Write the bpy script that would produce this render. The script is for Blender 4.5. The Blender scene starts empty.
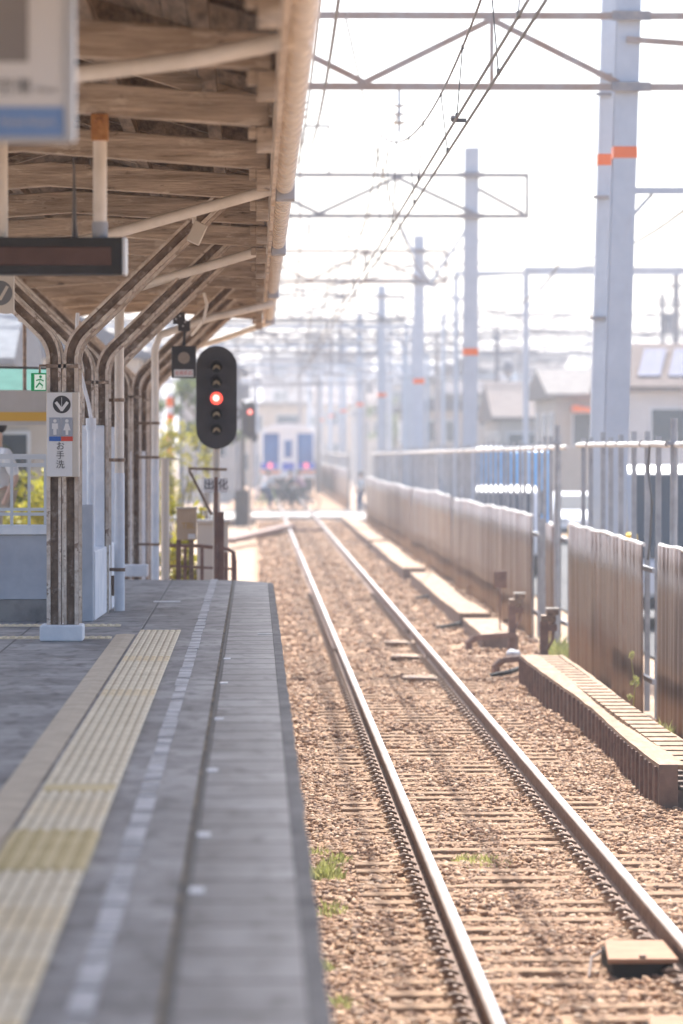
import bpy, math, random
import numpy as np
from mathutils import Vector, Matrix
random.seed(7); rng = np.random.default_rng(7)
R = math.radians
S = bpy.context.scene
COL = S.collection

# ------------------------------------------------------------------ camera, sky, sun, exposure
F = 3840.0; CAM = Vector((0, 0, 2.55)); VPX, VPY = 255.0, 447.0
yaw = math.atan((341.5 - VPX) / F); pit = math.atan((512 - VPY) / F)
fw = Vector((math.sin(yaw) * math.cos(pit), math.cos(yaw) * math.cos(pit), -math.sin(pit)))
rt = Vector((math.cos(yaw), -math.sin(yaw), 0)); up = rt.cross(fw)
cam = bpy.data.cameras.new('camera'); co = bpy.data.objects.new('camera', cam); COL.objects.link(co)
co.matrix_world = Matrix(((rt.x, up.x, -fw.x, CAM.x), (rt.y, up.y, -fw.y, CAM.y), (rt.z, up.z, -fw.z, CAM.z), (0, 0, 0, 1)))
cam.sensor_fit = 'VERTICAL'; cam.sensor_height = 36; cam.sensor_width = 24; cam.lens = F / 1024 * 36
cam.clip_start = 0.5; cam.clip_end = 3000
cam.dof.use_dof = True; cam.dof.focus_distance = 29.0; cam.dof.aperture_fstop = 2.4
S.camera = co
SUN_EL, SUN_AZ = R(56), R(1.0)          # azimuth from +Y towards +X
w = bpy.data.worlds.new('World'); S.world = w; w.use_nodes = True
nt = w.node_tree; bg = nt.nodes['Background']
sky = nt.nodes.new('ShaderNodeTexSky'); sky.sky_type = 'NISHITA'; sky.sun_disc = False
sky.sun_elevation = SUN_EL; sky.sun_rotation = SUN_AZ
sky.air_density = 0.8; sky.dust_density = 3.5; sky.ozone_density = 1.0
nt.links.new(sky.outputs[0], bg.inputs[0]); bg.inputs[1].default_value = 0.14
sl = bpy.data.lights.new('sun', 'SUN'); sl.energy = 3.6; sl.angle = R(0.53); sl.color = (1.0, 0.975, 0.94)
so = bpy.data.objects.new('sun', sl); COL.objects.link(so)
sd = Vector((math.sin(SUN_AZ) * math.cos(SUN_EL), math.cos(SUN_AZ) * math.cos(SUN_EL), math.sin(SUN_EL)))
so.rotation_euler = sd.to_track_quat('Z', 'Y').to_euler(); so.location = (0, 0, 60)
S.view_settings.view_transform = 'Standard'; S.view_settings.look = 'None'
S.view_settings.exposure = 1.45; S.view_settings.gamma = 1.0
S.render.engine = 'CYCLES'
S.cycles.use_denoising = True; S.cycles.max_bounces = 8; S.cycles.volume_bounces = 1

def P(px, py, Y):                       # the point at depth Y seen at this pixel of the photograph
    d = fw + rt * ((px - 341.5) / F) + up * ((512 - py) / F)
    return CAM + d * (Y / d.y)

# ------------------------------------------------------------------ materials
def mat(name, c1, c2=None, rough=0.7, metal=0.0, scale=6.0, bump=0.0, bscale=None, detail=6.0, stretch=(1, 1, 1), spec=0.5,
        emit=None, estr=0.0, lo=0.35, hi=0.65, trans=0.0, rvar=0.0):
    m = bpy.data.materials.new(name); m.use_nodes = True
    n = m.node_tree.nodes; l = m.node_tree.links; b = n['Principled BSDF']
    b.inputs['Roughness'].default_value = rough; b.inputs['Metallic'].default_value = metal
    b.inputs['Specular IOR Level'].default_value = spec
    b.inputs['Base Color'].default_value = (*c1, 1)
    tc = n.new('ShaderNodeTexCoord'); mp = n.new('ShaderNodeMapping'); mp.inputs['Scale'].default_value = stretch
    l.new(tc.outputs['Object'], mp.inputs[0])
    if c2 is not None:
        no = n.new('ShaderNodeTexNoise'); no.inputs['Scale'].default_value = scale; no.inputs['Detail'].default_value = detail
        no.inputs['Roughness'].default_value = 0.65
        l.new(mp.outputs[0], no.inputs['Vector'])
        rp = n.new('ShaderNodeValToRGB'); rp.color_ramp.elements[0].position = lo; rp.color_ramp.elements[1].position = hi
        rp.color_ramp.elements[0].color = (*c1, 1); rp.color_ramp.elements[1].color = (*c2, 1)
        l.new(no.outputs[0], rp.inputs[0]); l.new(rp.outputs[0], b.inputs['Base Color'])
        if rvar:
            mr = n.new('ShaderNodeMapRange'); mr.inputs[3].default_value = rough - rvar; mr.inputs[4].default_value = rough + rvar
            l.new(no.outputs[0], mr.inputs[0]); l.new(mr.outputs[0], b.inputs['Roughness'])
    if bump:
        nb = n.new('ShaderNodeTexNoise'); nb.inputs['Scale'].default_value = bscale or scale * 4; nb.inputs['Detail'].default_value = 8
        l.new(mp.outputs[0], nb.inputs['Vector'])
        bp = n.new('ShaderNodeBump'); bp.inputs['Strength'].default_value = bump; bp.inputs['Distance'].default_value = 0.02
        l.new(nb.outputs[0], bp.inputs['Height']); l.new(bp.outputs[0], b.inputs['Normal'])
    if emit:
        b.inputs['Emission Color'].default_value = (*emit, 1); b.inputs['Emission Strength'].default_value = estr
    if trans: b.inputs['Transmission Weight'].default_value = trans
    return m

def island_mat(name, cols, rough=0.85, bump=0.3, bscale=60, trans=0.0):
    m = bpy.data.materials.new(name); m.use_nodes = True
    n = m.node_tree.nodes; l = m.node_tree.links; b = n['Principled BSDF']; b.inputs['Roughness'].default_value = rough
    g = n.new('ShaderNodeNewGeometry'); rp = n.new('ShaderNodeValToRGB'); els = rp.color_ramp.elements
    while len(els) < len(cols): els.new(0.5)
    for i, c in enumerate(cols): els[i].position = i / (len(cols) - 1); els[i].color = (*c, 1)
    l.new(g.outputs['Random Per Island'], rp.inputs[0]); l.new(rp.outputs[0], b.inputs['Base Color'])
    if bump:
        tc = n.new('ShaderNodeTexCoord'); nb = n.new('ShaderNodeTexNoise'); nb.inputs['Scale'].default_value = bscale
        l.new(tc.outputs['Object'], nb.inputs['Vector'])
        bp = n.new('ShaderNodeBump'); bp.inputs['Strength'].default_value = bump; bp.inputs['Distance'].default_value = 0.01
        l.new(nb.outputs[0], bp.inputs['Height']); l.new(bp.outputs[0], b.inputs['Normal'])
    if trans:
        t = n.new('ShaderNodeBsdfTranslucent'); l.new(rp.outputs[0], t.inputs[0]); mx = n.new('ShaderNodeMixShader'); mx.inputs[0].default_value = trans
        l.new(b.outputs[0], mx.inputs[1]); l.new(t.outputs[0], mx.inputs[2]); l.new(mx.outputs[0], n['Material Output'].inputs[0])
    return m

def paver_mat(name, c1, c2, mortar, bw, bh, ms=0.012, rough=0.6, off=0.5):
    m = bpy.data.materials.new(name); m.use_nodes = True
    n = m.node_tree.nodes; l = m.node_tree.links; b = n['Principled BSDF']
    tc = n.new('ShaderNodeTexCoord'); br = n.new('ShaderNodeTexBrick')
    mp = n.new('ShaderNodeMapping'); mp.inputs['Rotation'].default_value = (0, 0, R(0))
    br.offset = off; br.inputs['Scale'].default_value = 1; br.inputs['Brick Width'].default_value = bw; br.inputs['Row Height'].default_value = bh
    br.inputs['Mortar Size'].default_value = ms; br.inputs['Mortar Smooth'].default_value = 0.4; br.inputs['Bias'].default_value = 0.0
    br.inputs['Color1'].default_value = (*c1, 1); br.inputs['Color2'].default_value = (*c2, 1); br.inputs['Mortar'].default_value = (*mortar, 1)
    l.new(tc.outputs['Object'], mp.inputs[0]); l.new(mp.outputs[0], br.inputs[0])
    no = n.new('ShaderNodeTexNoise'); no.inputs['Scale'].default_value = 1.5; no.inputs['Detail'].default_value = 9; no.inputs['Roughness'].default_value = 0.7
    m2 = n.new('ShaderNodeMapping'); m2.inputs['Scale'].default_value = (1.6, 0.8, 1); l.new(tc.outputs['Object'], m2.inputs[0]); l.new(m2.outputs[0], no.inputs['Vector'])
    rp = n.new('ShaderNodeValToRGB'); rp.color_ramp.elements[0].position = 0.40; rp.color_ramp.elements[0].color = (0.58, 0.58, 0.59, 1)
    rp.color_ramp.elements[1].position = 0.58; rp.color_ramp.elements[1].color = (1.1, 1.1, 1.1, 1)
    l.new(no.outputs[0], rp.inputs[0])
    mx = n.new('ShaderNodeMix'); mx.data_type = 'RGBA'; mx.blend_type = 'MULTIPLY'; mx.inputs[0].default_value = 1
    l.new(br.outputs[0], mx.inputs[6]); l.new(rp.outputs[0], mx.inputs[7])
    n3 = n.new('ShaderNodeTexNoise'); n3.inputs['Scale'].default_value = 9; n3.inputs['Detail'].default_value = 4; m3 = n.new('ShaderNodeMapping'); m3.inputs['Scale'].default_value = (1, .35, 1)
    l.new(tc.outputs['Object'], m3.inputs[0]); l.new(m3.outputs[0], n3.inputs['Vector'])
    r3 = n.new('ShaderNodeValToRGB'); r3.color_ramp.elements[0].position = 0.30; r3.color_ramp.elements[1].position = 0.48; r3.color_ramp.elements[0].color = (.35, .34, .33, 1); r3.color_ramp.elements[1].color = (1, 1, 1, 1)
    l.new(n3.outputs[0], r3.inputs[0]); mz_ = n.new('ShaderNodeMix'); mz_.data_type = 'RGBA'; mz_.blend_type = 'MULTIPLY'; mz_.inputs[0].default_value = .8
    l.new(mx.outputs[2], mz_.inputs[6]); l.new(r3.outputs[0], mz_.inputs[7]); l.new(mz_.outputs[2], b.inputs['Base Color'])
    b.inputs['Roughness'].default_value = rough
    mr = n.new('ShaderNodeMapRange'); mr.inputs[3].default_value = rough - 0.15; mr.inputs[4].default_value = rough + 0.2
    l.new(no.outputs[0], mr.inputs[0]); l.new(mr.outputs[0], b.inputs['Roughness'])
    bp = n.new('ShaderNodeBump'); bp.inputs['Strength'].default_value = 0.5; bp.inputs['Distance'].default_value = 0.01; bp.invert = True
    l.new(br.outputs['Fac'], bp.inputs['Height']); l.new(bp.outputs[0], b.inputs['Normal'])
    return m

M = {}
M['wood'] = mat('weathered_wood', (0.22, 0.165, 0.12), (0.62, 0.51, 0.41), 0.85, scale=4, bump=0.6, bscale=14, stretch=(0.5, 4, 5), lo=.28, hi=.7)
M['wood_shaded'] = mat('shaded_roof_wood', (0.085, 0.06, 0.043), (0.29, 0.215, 0.155), 0.9, scale=2.5, bump=0.5, bscale=9, stretch=(5, .5, 5))  # darker than the beams: shade under the roof is put into the colour
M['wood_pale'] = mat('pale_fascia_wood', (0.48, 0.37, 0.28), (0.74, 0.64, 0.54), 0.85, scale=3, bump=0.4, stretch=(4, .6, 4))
M['rust'] = mat('rusty_rail_steel', (0.15, 0.10, 0.07), (0.33, 0.25, 0.19), 0.7, scale=11, bump=0.3, bscale=40, lo=.34, hi=.66)
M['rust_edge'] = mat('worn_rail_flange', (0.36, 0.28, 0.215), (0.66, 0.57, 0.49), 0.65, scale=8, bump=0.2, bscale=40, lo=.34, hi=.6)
M['rust_red'] = mat('brown_painted_steel', (0.14, 0.075, 0.055), (0.24, 0.14, 0.105), 0.65, scale=7, bump=0.2)
M['orange_rust'] = mat('orange_rust', (0.30, 0.12, 0.04), (0.5, 0.26, 0.1), 0.8, scale=14, bump=0.4)
M['white_paint'] = mat('old_white_paint', (0.62, 0.65, 0.70), (0.78, 0.79, 0.81), 0.6, scale=4, bump=0.15)
M['grey_paint'] = mat('grey_blue_paint', (0.36, 0.38, 0.43), (0.46, 0.48, 0.52), 0.65, scale=3, bump=0.12)
M['cream_pipe'] = mat('cream_pvc', (0.70, 0.64, 0.56), (0.82, 0.76, 0.69), 0.5, scale=5, bump=0.05)
M['gutter'] = mat('gutter_metal', (0.74, 0.68, 0.61), (0.84, 0.79, 0.73), 0.5, scale=8, bump=0.2)
M['steel'] = mat('galvanised_steel', (0.44, 0.49, 0.56), (0.50, 0.55, 0.62), 0.55, metal=0.2, scale=3, bump=0.05)
M['beam_steel'] = mat('beam_steel_worn', (0.20, 0.21, 0.235), (0.34, 0.31, 0.30), 0.6, metal=0.15, scale=4, bump=0.1)
M['rusty_beam'] = mat('beam_steel_rusted', (0.30, 0.20, 0.145), (0.36, 0.33, 0.32), 0.7, scale=2.5, bump=0.1)
M['orange'] = mat('orange_band_paint', (0.80, 0.16, 0.03), None, 0.5)
M['wire'] = mat('wire_dark', (0.10, 0.09, 0.085), None, 0.5, metal=0.3)
M['wire_pale'] = mat('wire_pale', (0.3, 0.29, 0.28), None, 0.5, metal=0.3)
M['porcelain'] = mat('grey_porcelain', (0.42, 0.44, 0.48), None, 0.25)
M['rail_head'] = mat('polished_rail_head', (0.24, 0.235, 0.245), (0.42, 0.41, 0.41), 0.42, metal=0.8, scale=2, stretch=(10, .2, 8), rvar=0.12)
M['rail_side'] = mat('rail_head_brown', (0.13, 0.095, 0.075), (0.24, 0.185, 0.15), 0.5, metal=0.4, scale=6, stretch=(1, .3, 1))
M['rail_web'] = mat('rail_rust_web', (0.17, 0.10, 0.07), (0.30, 0.20, 0.145), 0.75, scale=7, bump=0.3)
M['clip'] = mat('clip_rust', (0.15, 0.10, 0.07), (0.30, 0.215, 0.155), 0.45, metal=0.5, scale=20)
M['sleeper'] = mat('concrete_sleeper', (0.16, 0.092, 0.048), (0.34, 0.21, 0.118), 0.9, scale=14, bump=0.6)
M['ballast_bed'] = mat('ballast_bed', (0.19, 0.108, 0.06), (0.43, 0.27, 0.16), 0.95, scale=14, bump=1.0, bscale=22, detail=10)
M['ballast'] = island_mat('ballast_stone', [(0.15, 0.078, 0.042), (0.29, 0.165, 0.09), (0.36, 0.215, 0.122), (0.22, 0.14, 0.095), (0.32, 0.175, 0.092), (0.38, 0.24, 0.145), (0.46, 0.34, 0.24)])
M['dirt'] = mat('dry_ground', (0.32, 0.22, 0.145), (0.46, 0.335, 0.23), 0.95, scale=0.8, bump=0.5, bscale=12)
M['asphalt'] = mat('asphalt', (0.05, 0.05, 0.052), (0.09, 0.088, 0.085), 0.9, scale=20, bump=0.3)
M['concrete'] = mat('pale_concrete', (0.36, 0.33, 0.29), (0.54, 0.50, 0.45), 0.85, scale=4, bump=0.3)
M['plat_side'] = mat('platform_side', (0.16, 0.15, 0.145), (0.3, 0.28, 0.26), 0.9, scale=3, bump=0.5)
M['paver'] = paver_mat('dark_paver', (0.205, 0.195, 0.187), (0.285, 0.273, 0.262), (0.06, 0.057, 0.054), 0.9, 0.45, 0.010, off=0.0)
M['coping'] = paver_mat('coping_slab', (0.165, 0.158, 0.155), (0.255, 0.247, 0.24), (0.032, 0.03, 0.029), 0.46, 0.61, 0.035, rough=0.5, off=0.0)
M['edge_dark'] = mat('worn_platform_edge', (0.05, 0.048, 0.048), (0.14, 0.135, 0.13), 0.8, scale=3, bump=0.5, stretch=(2, 1, 1))
M['white_mark'] = mat('white_mark', (0.5, 0.5, 0.5), (0.75, 0.75, 0.75), 0.7, scale=9)
M['joint'] = mat('dirty_joint', (0.05, 0.045, 0.04), (0.2, 0.16, 0.1), 0.95, scale=3)
M['white_line'] = mat('worn_white_line', (0.21, 0.205, 0.20), (0.47, 0.46, 0.46), 0.7, scale=4, bump=0.1, lo=.36, hi=.6)
M['tan_trough'] = mat('trough_top', (0.20, 0.125, 0.072), (0.37, 0.25, 0.155), 0.8, scale=4, bump=0.25, stretch=(3, .6, 3))
M['board_tan'] = mat('board_tan', (0.22, 0.105, 0.05), (0.34, 0.185, 0.10), 0.8, scale=5, bump=0.3, stretch=(1, 4, 1))
M['trough_side'] = mat('trough_steel_side', (0.13, 0.085, 0.065), (0.22, 0.15, 0.12), 0.7, scale=5, bump=0.2)
M['black'] = mat('signal_black', (0.03, 0.028, 0.03), (0.05, 0.047, 0.05), 0.55, scale=5)
M['dark_hole'] = mat('dark_gap', (0.01, 0.009, 0.008), None, 1.0)
M['lens'] = mat('dark_lens_amber', (0.35, 0.28, 0.17), (0.6, 0.5, 0.35), 0.15, scale=30)
M['red_lamp'] = mat('lit_red_lamp', (0.9, 0.05, 0.04), None, 0.3, emit=(1.0, 0.09, 0.06), estr=0.75)
M['red_core'] = mat('lit_lamp_core', (1, 0.7, 0.6), None, 0.3, emit=(1.0, 0.5, 0.4), estr=1.1)
M['tail_red'] = mat('lit_tail_lamp', (0.9, 0.1, 0.15), None, 0.3, emit=(1.0, 0.16, 0.24), estr=0.45)
M['led_panel'] = mat('led_panel', (0.085, 0.045, 0.038), (0.11, 0.06, 0.05), 0.35, scale=12)
M['led_case'] = mat('led_case', (0.02, 0.021, 0.023), (0.034, 0.034, 0.036), 0.5, scale=5)
M['alu'] = mat('aluminium', (0.55, 0.57, 0.60), None, 0.4, metal=0.5)
M['sign_white'] = mat('sign_white', (0.70, 0.70, 0.70), None, 0.4)
M['sign_cream'] = mat('sign_cream', (0.58, 0.53, 0.46), None, 0.5)
M['ink'] = mat('sign_ink', (0.04, 0.04, 0.045), None, 0.6)
M['ink_grey'] = mat('sign_grey', (0.33, 0.36, 0.42), None, 0.6)
M['ink_soft'] = mat('sign_ink_grey', (0.16, 0.165, 0.17), None, 0.6)
M['ink_dark'] = mat('sign_picture_grey', (0.23, 0.215, 0.21), (0.28, 0.265, 0.26), 0.6, scale=3)
M['blue'] = mat('sign_blue', (0.03, 0.12, 0.42), None, 0.5)
M['band_blue'] = mat('band_blue', (0.18, 0.31, 0.58), None, 0.5)
M['red'] = mat('sign_red', (0.58, 0.06, 0.04), None, 0.5)
M['green'] = mat('exit_green', (0.0, 0.24, 0.08), None, 0.4, emit=(0.0, 0.5, 0.15), estr=0.06)
M['exit_white'] = mat('exit_white', (0.8, 0.85, 0.8), None, 0.4, emit=(0.8, 1, 0.85), estr=0.1)
M['amber_stripe'] = mat('amber_stripe', (0.62, 0.34, 0.03), None, 0.5)
M['beige_grey'] = mat('beige_grey_metal', (0.42, 0.38, 0.34), (0.48, 0.44, 0.40), 0.6, scale=3)
M['beige_box'] = mat('beige_box', (0.45, 0.33, 0.22), (0.54, 0.42, 0.30), 0.6, scale=4)
M['gold'] = mat('gold_letters', (0.50, 0.30, 0.08), None, 0.5)
M['leaf'] = island_mat('leaf_green', [(0.045, 0.08, 0.015), (0.10, 0.15, 0.03), (0.17, 0.21, 0.045), (0.08, 0.12, 0.03)], 0.6, 0, trans=0.4)
M['leaf_yellow'] = island_mat('leaf_yellow_green', [(0.14, 0.15, 0.02), (0.34, 0.33, 0.04), (0.52, 0.46, 0.07), (0.26, 0.27, 0.04)], 0.6, 0, trans=0.4)
M['leaf_pale'] = island_mat('leaf_pale_green', [(0.20, 0.22, 0.06), (0.36, 0.37, 0.12), (0.50, 0.48, 0.20), (0.28, 0.31, 0.09)], 0.6, 0, trans=0.4)
M['bark'] = mat('bark', (0.09, 0.065, 0.045), (0.16, 0.12, 0.09), 0.9, scale=8, bump=0.5)
M['fence'] = mat('corrugated_brown', (0.13, 0.074, 0.05), (0.37, 0.285, 0.24), 0.35, metal=0.75, scale=1.6, bump=0.2, bscale=4, stretch=(1, 5, .16), rvar=0.14, lo=.36, hi=.68)
M['post_grey'] = mat('post_grey', (0.26, 0.27, 0.29), (0.40, 0.41, 0.43), 0.55, metal=0.2, scale=5)
M['cable_white'] = mat('cable_wrap', (0.62, 0.60, 0.57), (0.74, 0.72, 0.69), 0.6, scale=20, bump=0.2)
M['glass'] = mat('window_glass', (0.05, 0.065, 0.08), None, 0.08)
M['glass_blue'] = mat('train_glass', (0.008, 0.06, 0.26), (0.04, 0.15, 0.42), 0.12, scale=0.8)
M['train_white'] = mat('train_white', (0.80, 0.81, 0.83), None, 0.35)
M['train_blue'] = mat('train_blue', (0.02, 0.07, 0.55), None, 0.35)
M['train_orange'] = mat('train_orange', (0.72, 0.26, 0.08), None, 0.4)
M['van_blue'] = mat('van_blue', (0.12, 0.42, 0.80), None, 0.3)
M['car_silver'] = mat('car_silver', (0.45, 0.46, 0.48), None, 0.3, metal=0.5)
M['rubber'] = mat('rubber', (0.02, 0.02, 0.02), None, 0.8)
M['skin'] = mat('skin', (0.55, 0.36, 0.26), None, 0.6)
M['hair'] = mat('hair_black', (0.02, 0.017, 0.015), None, 0.6)
M['cloth_white'] = mat('cloth_white', (0.68, 0.68, 0.68), None, 0.8)
M['cloth_black'] = mat('cloth_black', (0.025, 0.025, 0.03), None, 0.8)
M['cloth_navy'] = mat('cloth_navy', (0.03, 0.055, 0.14), None, 0.8)
M['cloth_mauve'] = mat('cloth_mauve', (0.35, 0.22, 0.28), None, 0.8)
M['cloth_beige'] = mat('cloth_beige', (0.5, 0.42, 0.33), None, 0.8)
M['yellow'] = mat('yellow_paint', (0.75, 0.50, 0.03), None, 0.5)
M['lime'] = mat('bike_lime', (0.35, 0.5, 0.08), None, 0.4)

def flakes(m, col, lo, hi, scale, fac=.6, st=(1, 1, 1)):       # patches of old paint with outlines of their own
    n = m.node_tree.nodes; l = m.node_tree.links; b = n['Principled BSDF']; src = b.inputs['Base Color'].links[0].from_socket
    tc = n.new('ShaderNodeTexCoord'); mp = n.new('ShaderNodeMapping'); mp.inputs['Scale'].default_value = st; no = n.new('ShaderNodeTexNoise'); no.inputs['Scale'].default_value = scale; no.inputs['Detail'].default_value = 10; no.inputs['Roughness'].default_value = .7
    l.new(tc.outputs['Object'], mp.inputs[0]); l.new(mp.outputs[0], no.inputs['Vector'])
    mr = n.new('ShaderNodeMapRange'); mr.inputs[1].default_value = lo; mr.inputs[2].default_value = hi; mr.inputs[4].default_value = fac; l.new(no.outputs[0], mr.inputs[0])
    mx = n.new('ShaderNodeMix'); mx.data_type = 'RGBA'; l.new(mr.outputs[0], mx.inputs[0]); l.new(src, mx.inputs[6]); mx.inputs[7].default_value = (*col, 1); l.new(mx.outputs[2], b.inputs['Base Color'])
flakes(M['wood'], (.72, .64, .55), .56, .62, 3.2, .55, (1, 2, 3)); flakes(M['wood'], (.07, .05, .04), .60, .66, 4.5, .7, (1, 2, 3))
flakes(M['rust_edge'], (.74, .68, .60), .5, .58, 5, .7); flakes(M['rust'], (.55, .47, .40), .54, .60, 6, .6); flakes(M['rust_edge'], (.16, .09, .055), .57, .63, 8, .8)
flakes(M['fence'], (.20, .095, .05), .55, .62, 1.3, .6, (1, 2, .7)); flakes(M['steel'], (.40, .40, .42), .58, .66, 2.0, .5, (1, 1, .25))
def tact_mat():
    m = mat('tactile_cream', (0.60, 0.50, 0.34), (0.72, 0.62, 0.45), 0.75, scale=5, bump=0.1)
    n = m.node_tree.nodes; l = m.node_tree.links; b = n['Principled BSDF']
    tc = n.new('ShaderNodeTexCoord'); sx = n.new('ShaderNodeSeparateXYZ'); l.new(tc.outputs['Object'], sx.inputs[0])
    a = n.new('ShaderNodeMath'); a.operation = 'MULTIPLY'; a.inputs[1].default_value = 1 / 0.6
    f = n.new('ShaderNodeMath'); f.operation = 'FLOOR'; l.new(sx.outputs[1], a.inputs[0]); l.new(a.outputs[0], f.inputs[0])
    wn = n.new('ShaderNodeTexWhiteNoise'); wn.noise_dimensions = '1D'; l.new(f.outputs[0], wn.inputs['W'])
    rp = n.new('ShaderNodeValToRGB'); rp.color_ramp.elements[0].position = 0.72; rp.color_ramp.elements[1].position = 0.95
    rp.color_ramp.elements[0].color = (1, 1, 1, 1); rp.color_ramp.elements[1].color = (1.0, 0.90, 0.70, 1)
    l.new(wn.outputs[0], rp.inputs[0])
    src = b.inputs['Base Color'].links[0].from_socket
    mx = n.new('ShaderNodeMix'); mx.data_type = 'RGBA'; mx.blend_type = 'MULTIPLY'; mx.inputs[0].default_value = 1
    l.new(src, mx.inputs[6]); l.new(rp.outputs[0], mx.inputs[7]); l.new(mx.outputs[2], b.inputs['Base Color'])
    return m
M['tactile'] = tact_mat()
M['tactile_groove'] = mat('tactile_groove', (0.34, 0.27, 0.17), (0.50, 0.41, 0.27), 0.85, scale=5, bump=0.2)
M['tactile_yellow'] = mat('tactile_yellow', (0.52, 0.40, 0.19), (0.62, 0.49, 0.26), 0.75, scale=5, bump=0.1)
M['tactile_beige'] = mat('tactile_beige', (0.40, 0.32, 0.225), (0.52, 0.43, 0.31), 0.75, scale=5, bump=0.1)

# ------------------------------------------------------------------ mesh helpers (all take world coordinates)
ORG = {}
def wloc(o): return ORG[o.name] if o is not None else Vector((0, 0, 0))

def tag(o, label=None, cat=None, group=None, kind=None):
    if label: o['label'] = label
    if cat: o['category'] = cat
    if group: o['group'] = group
    if kind: o['kind'] = kind
    return o
def thing(name, loc, label, cat, group=None):
    o = bpy.data.objects.new(name, None); COL.objects.link(o); o.location = loc; o.empty_display_size = 0.1
    ORG[o.name] = Vector(loc); return tag(o, label, cat, group)

class MB:
    def __init__(s): s.v = []; s.f = []; s.mi = []
    def add(s, vs, fs, mi=0):
        b = len(s.v); s.v += [tuple(x) for x in vs]; s.f += [tuple(i + b for i in q) for q in fs]; s.mi += [mi] * len(fs); return s
    def box(s, x0, x1, y0, y1, z0, z1, mi=0):
        return s.add([(x0, y0, z0), (x1, y0, z0), (x1, y1, z0), (x0, y1, z0), (x0, y0, z1), (x1, y0, z1), (x1, y1, z1), (x0, y1, z1)],
                     [(0, 3, 2, 1), (4, 5, 6, 7), (0, 1, 5, 4), (1, 2, 6, 5), (2, 3, 7, 6), (3, 0, 4, 7)], mi)
    def bar(s, p0, p1, w, h, mi=0):      # rectangular bar from p0 to p1; w horizontal, h vertical-ish
        p0, p1 = Vector(p0), Vector(p1); d = (p1 - p0).normalized()
        a = Vector((0, 0, 1)) if abs(d.z) < 0.95 else Vector((0, 1, 0))
        u = d.cross(a).normalized() * w / 2; v = u.cross(d).normalized() * h / 2
        vs = [p0 - u - v, p0 + u - v, p0 + u + v, p0 - u + v, p1 - u - v, p1 + u - v, p1 + u + v, p1 - u + v]
        return s.add(vs, [(0, 3, 2, 1), (4, 5, 6, 7), (0, 1, 5, 4), (1, 2, 6, 5), (2, 3, 7, 6), (3, 0, 4, 7)], mi)
    def tube(s, pts, r, n=8, mi=0, cap=True):
        pts = [Vector(p) for p in pts]; k = len(pts); rs = r if isinstance(r, (list, tuple)) else [r] * k
        d0 = (pts[1] - pts[0]).normalized(); a = Vector((0, 0, 1)) if abs(d0.z) < 0.9 else Vector((0, 1, 0))
        u = d0.cross(a).normalized(); vs = []
        for i, p in enumerate(pts):
            d = (pts[min(i + 1, k - 1)] - pts[max(i - 1, 0)]).normalized()
            u = (u - d * u.dot(d)).normalized(); v = d.cross(u)
            vs += [p + (u * math.cos(2 * math.pi * j / n) + v * math.sin(2 * math.pi * j / n)) * rs[i] for j in range(n)]
        fs = [(i * n + j, i * n + (j + 1) % n, (i + 1) * n + (j + 1) % n, (i + 1) * n + j) for i in range(k - 1) for j in range(n)]
        if cap: fs += [tuple(range(n))[::-1], tuple((k - 1) * n + j for j in range(n))]
        return s.add(vs, fs, mi)
    def prism(s, poly, axis, a, b, mi=0):   # poly: 2D points in the other two axes (order x,y,z minus axis), extruded from a to b
        def put(p, t):
            return (t, p[0], p[1]) if axis == 'x' else (p[0], t, p[1]) if axis == 'y' else (p[0], p[1], t)
        n = len(poly)
        vs = [put(p, a) for p in poly] + [put(p, b) for p in poly]
        fs = [tuple(range(n)), tuple(range(n, 2 * n))[::-1]] + [(i, i + n, (i + 1) % n + n, (i + 1) % n) for i in range(n)]
        return s.add(vs, fs, mi)
    def sweep_xz(s, prof, path, y, edge=(0, 4, 6, 10)):   # profile (u in-plane normal, v along Y) swept along a path in the XZ plane at depth y
        k = len(path); n = len(prof); vs = []
        for i in range(k):
            a, b = path[max(i - 1, 0)], path[min(i + 1, k - 1)]
            dx, dz = b[0] - a[0], b[1] - a[1]; L = math.hypot(dx, dz); nx, nz = dz / L, -dx / L
            vs += [(path[i][0] + nx * u, y + v, path[i][1] + nz * u) for u, v in prof]
        for j in range(n):
            if j == 0: base = len(s.v); s.v += [tuple(x) for x in vs]
            e = 1 if j in edge else 0
            s.f += [(base + i * n + j, base + i * n + (j + 1) % n, base + (i + 1) * n + (j + 1) % n, base + (i + 1) * n + j) for i in range(k - 1)]; s.mi += [e] * (k - 1)
        s.f += [tuple(base + q for q in range(n))[::-1], tuple(base + (k - 1) * n + j for j in range(n))]; s.mi += [0, 0]
        return s
    def disc(s, c, r, y0, y1, n=24, mi=0, sx=1.0):   # a cylinder whose axis is Y
        return s.prism([(c[0] + r * sx * math.cos(2 * math.pi * i / n), c[1] + r * math.sin(2 * math.pi * i / n)) for i in range(n)], 'y', y0, y1, mi)
    def ball(s, c, rx, ry, rz, n=12, m=8, mi=0):
        vs = [(c[0], c[1], c[2] - rz)]
        for i in range(1, m):
            t = math.pi * i / m - math.pi / 2
            vs += [(c[0] + rx * math.cos(t) * math.cos(2 * math.pi * j / n), c[1] + ry * math.cos(t) * math.sin(2 * math.pi * j / n), c[2] + rz * math.sin(t)) for j in range(n)]
        vs.append((c[0], c[1], c[2] + rz)); L = len(vs) - 1
        fs = [(0, 1 + (j + 1) % n, 1 + j) for j in range(n)]
        fs += [(1 + i * n + j, 1 + i * n + (j + 1) % n, 1 + (i + 1) * n + (j + 1) % n, 1 + (i + 1) * n + j) for i in range(m - 2) for j in range(n)]
        fs += [(1 + (m - 2) * n + j, 1 + (m - 2) * n + (j + 1) % n, L) for j in range(n)]
        return s.add(vs, fs, mi)
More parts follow.
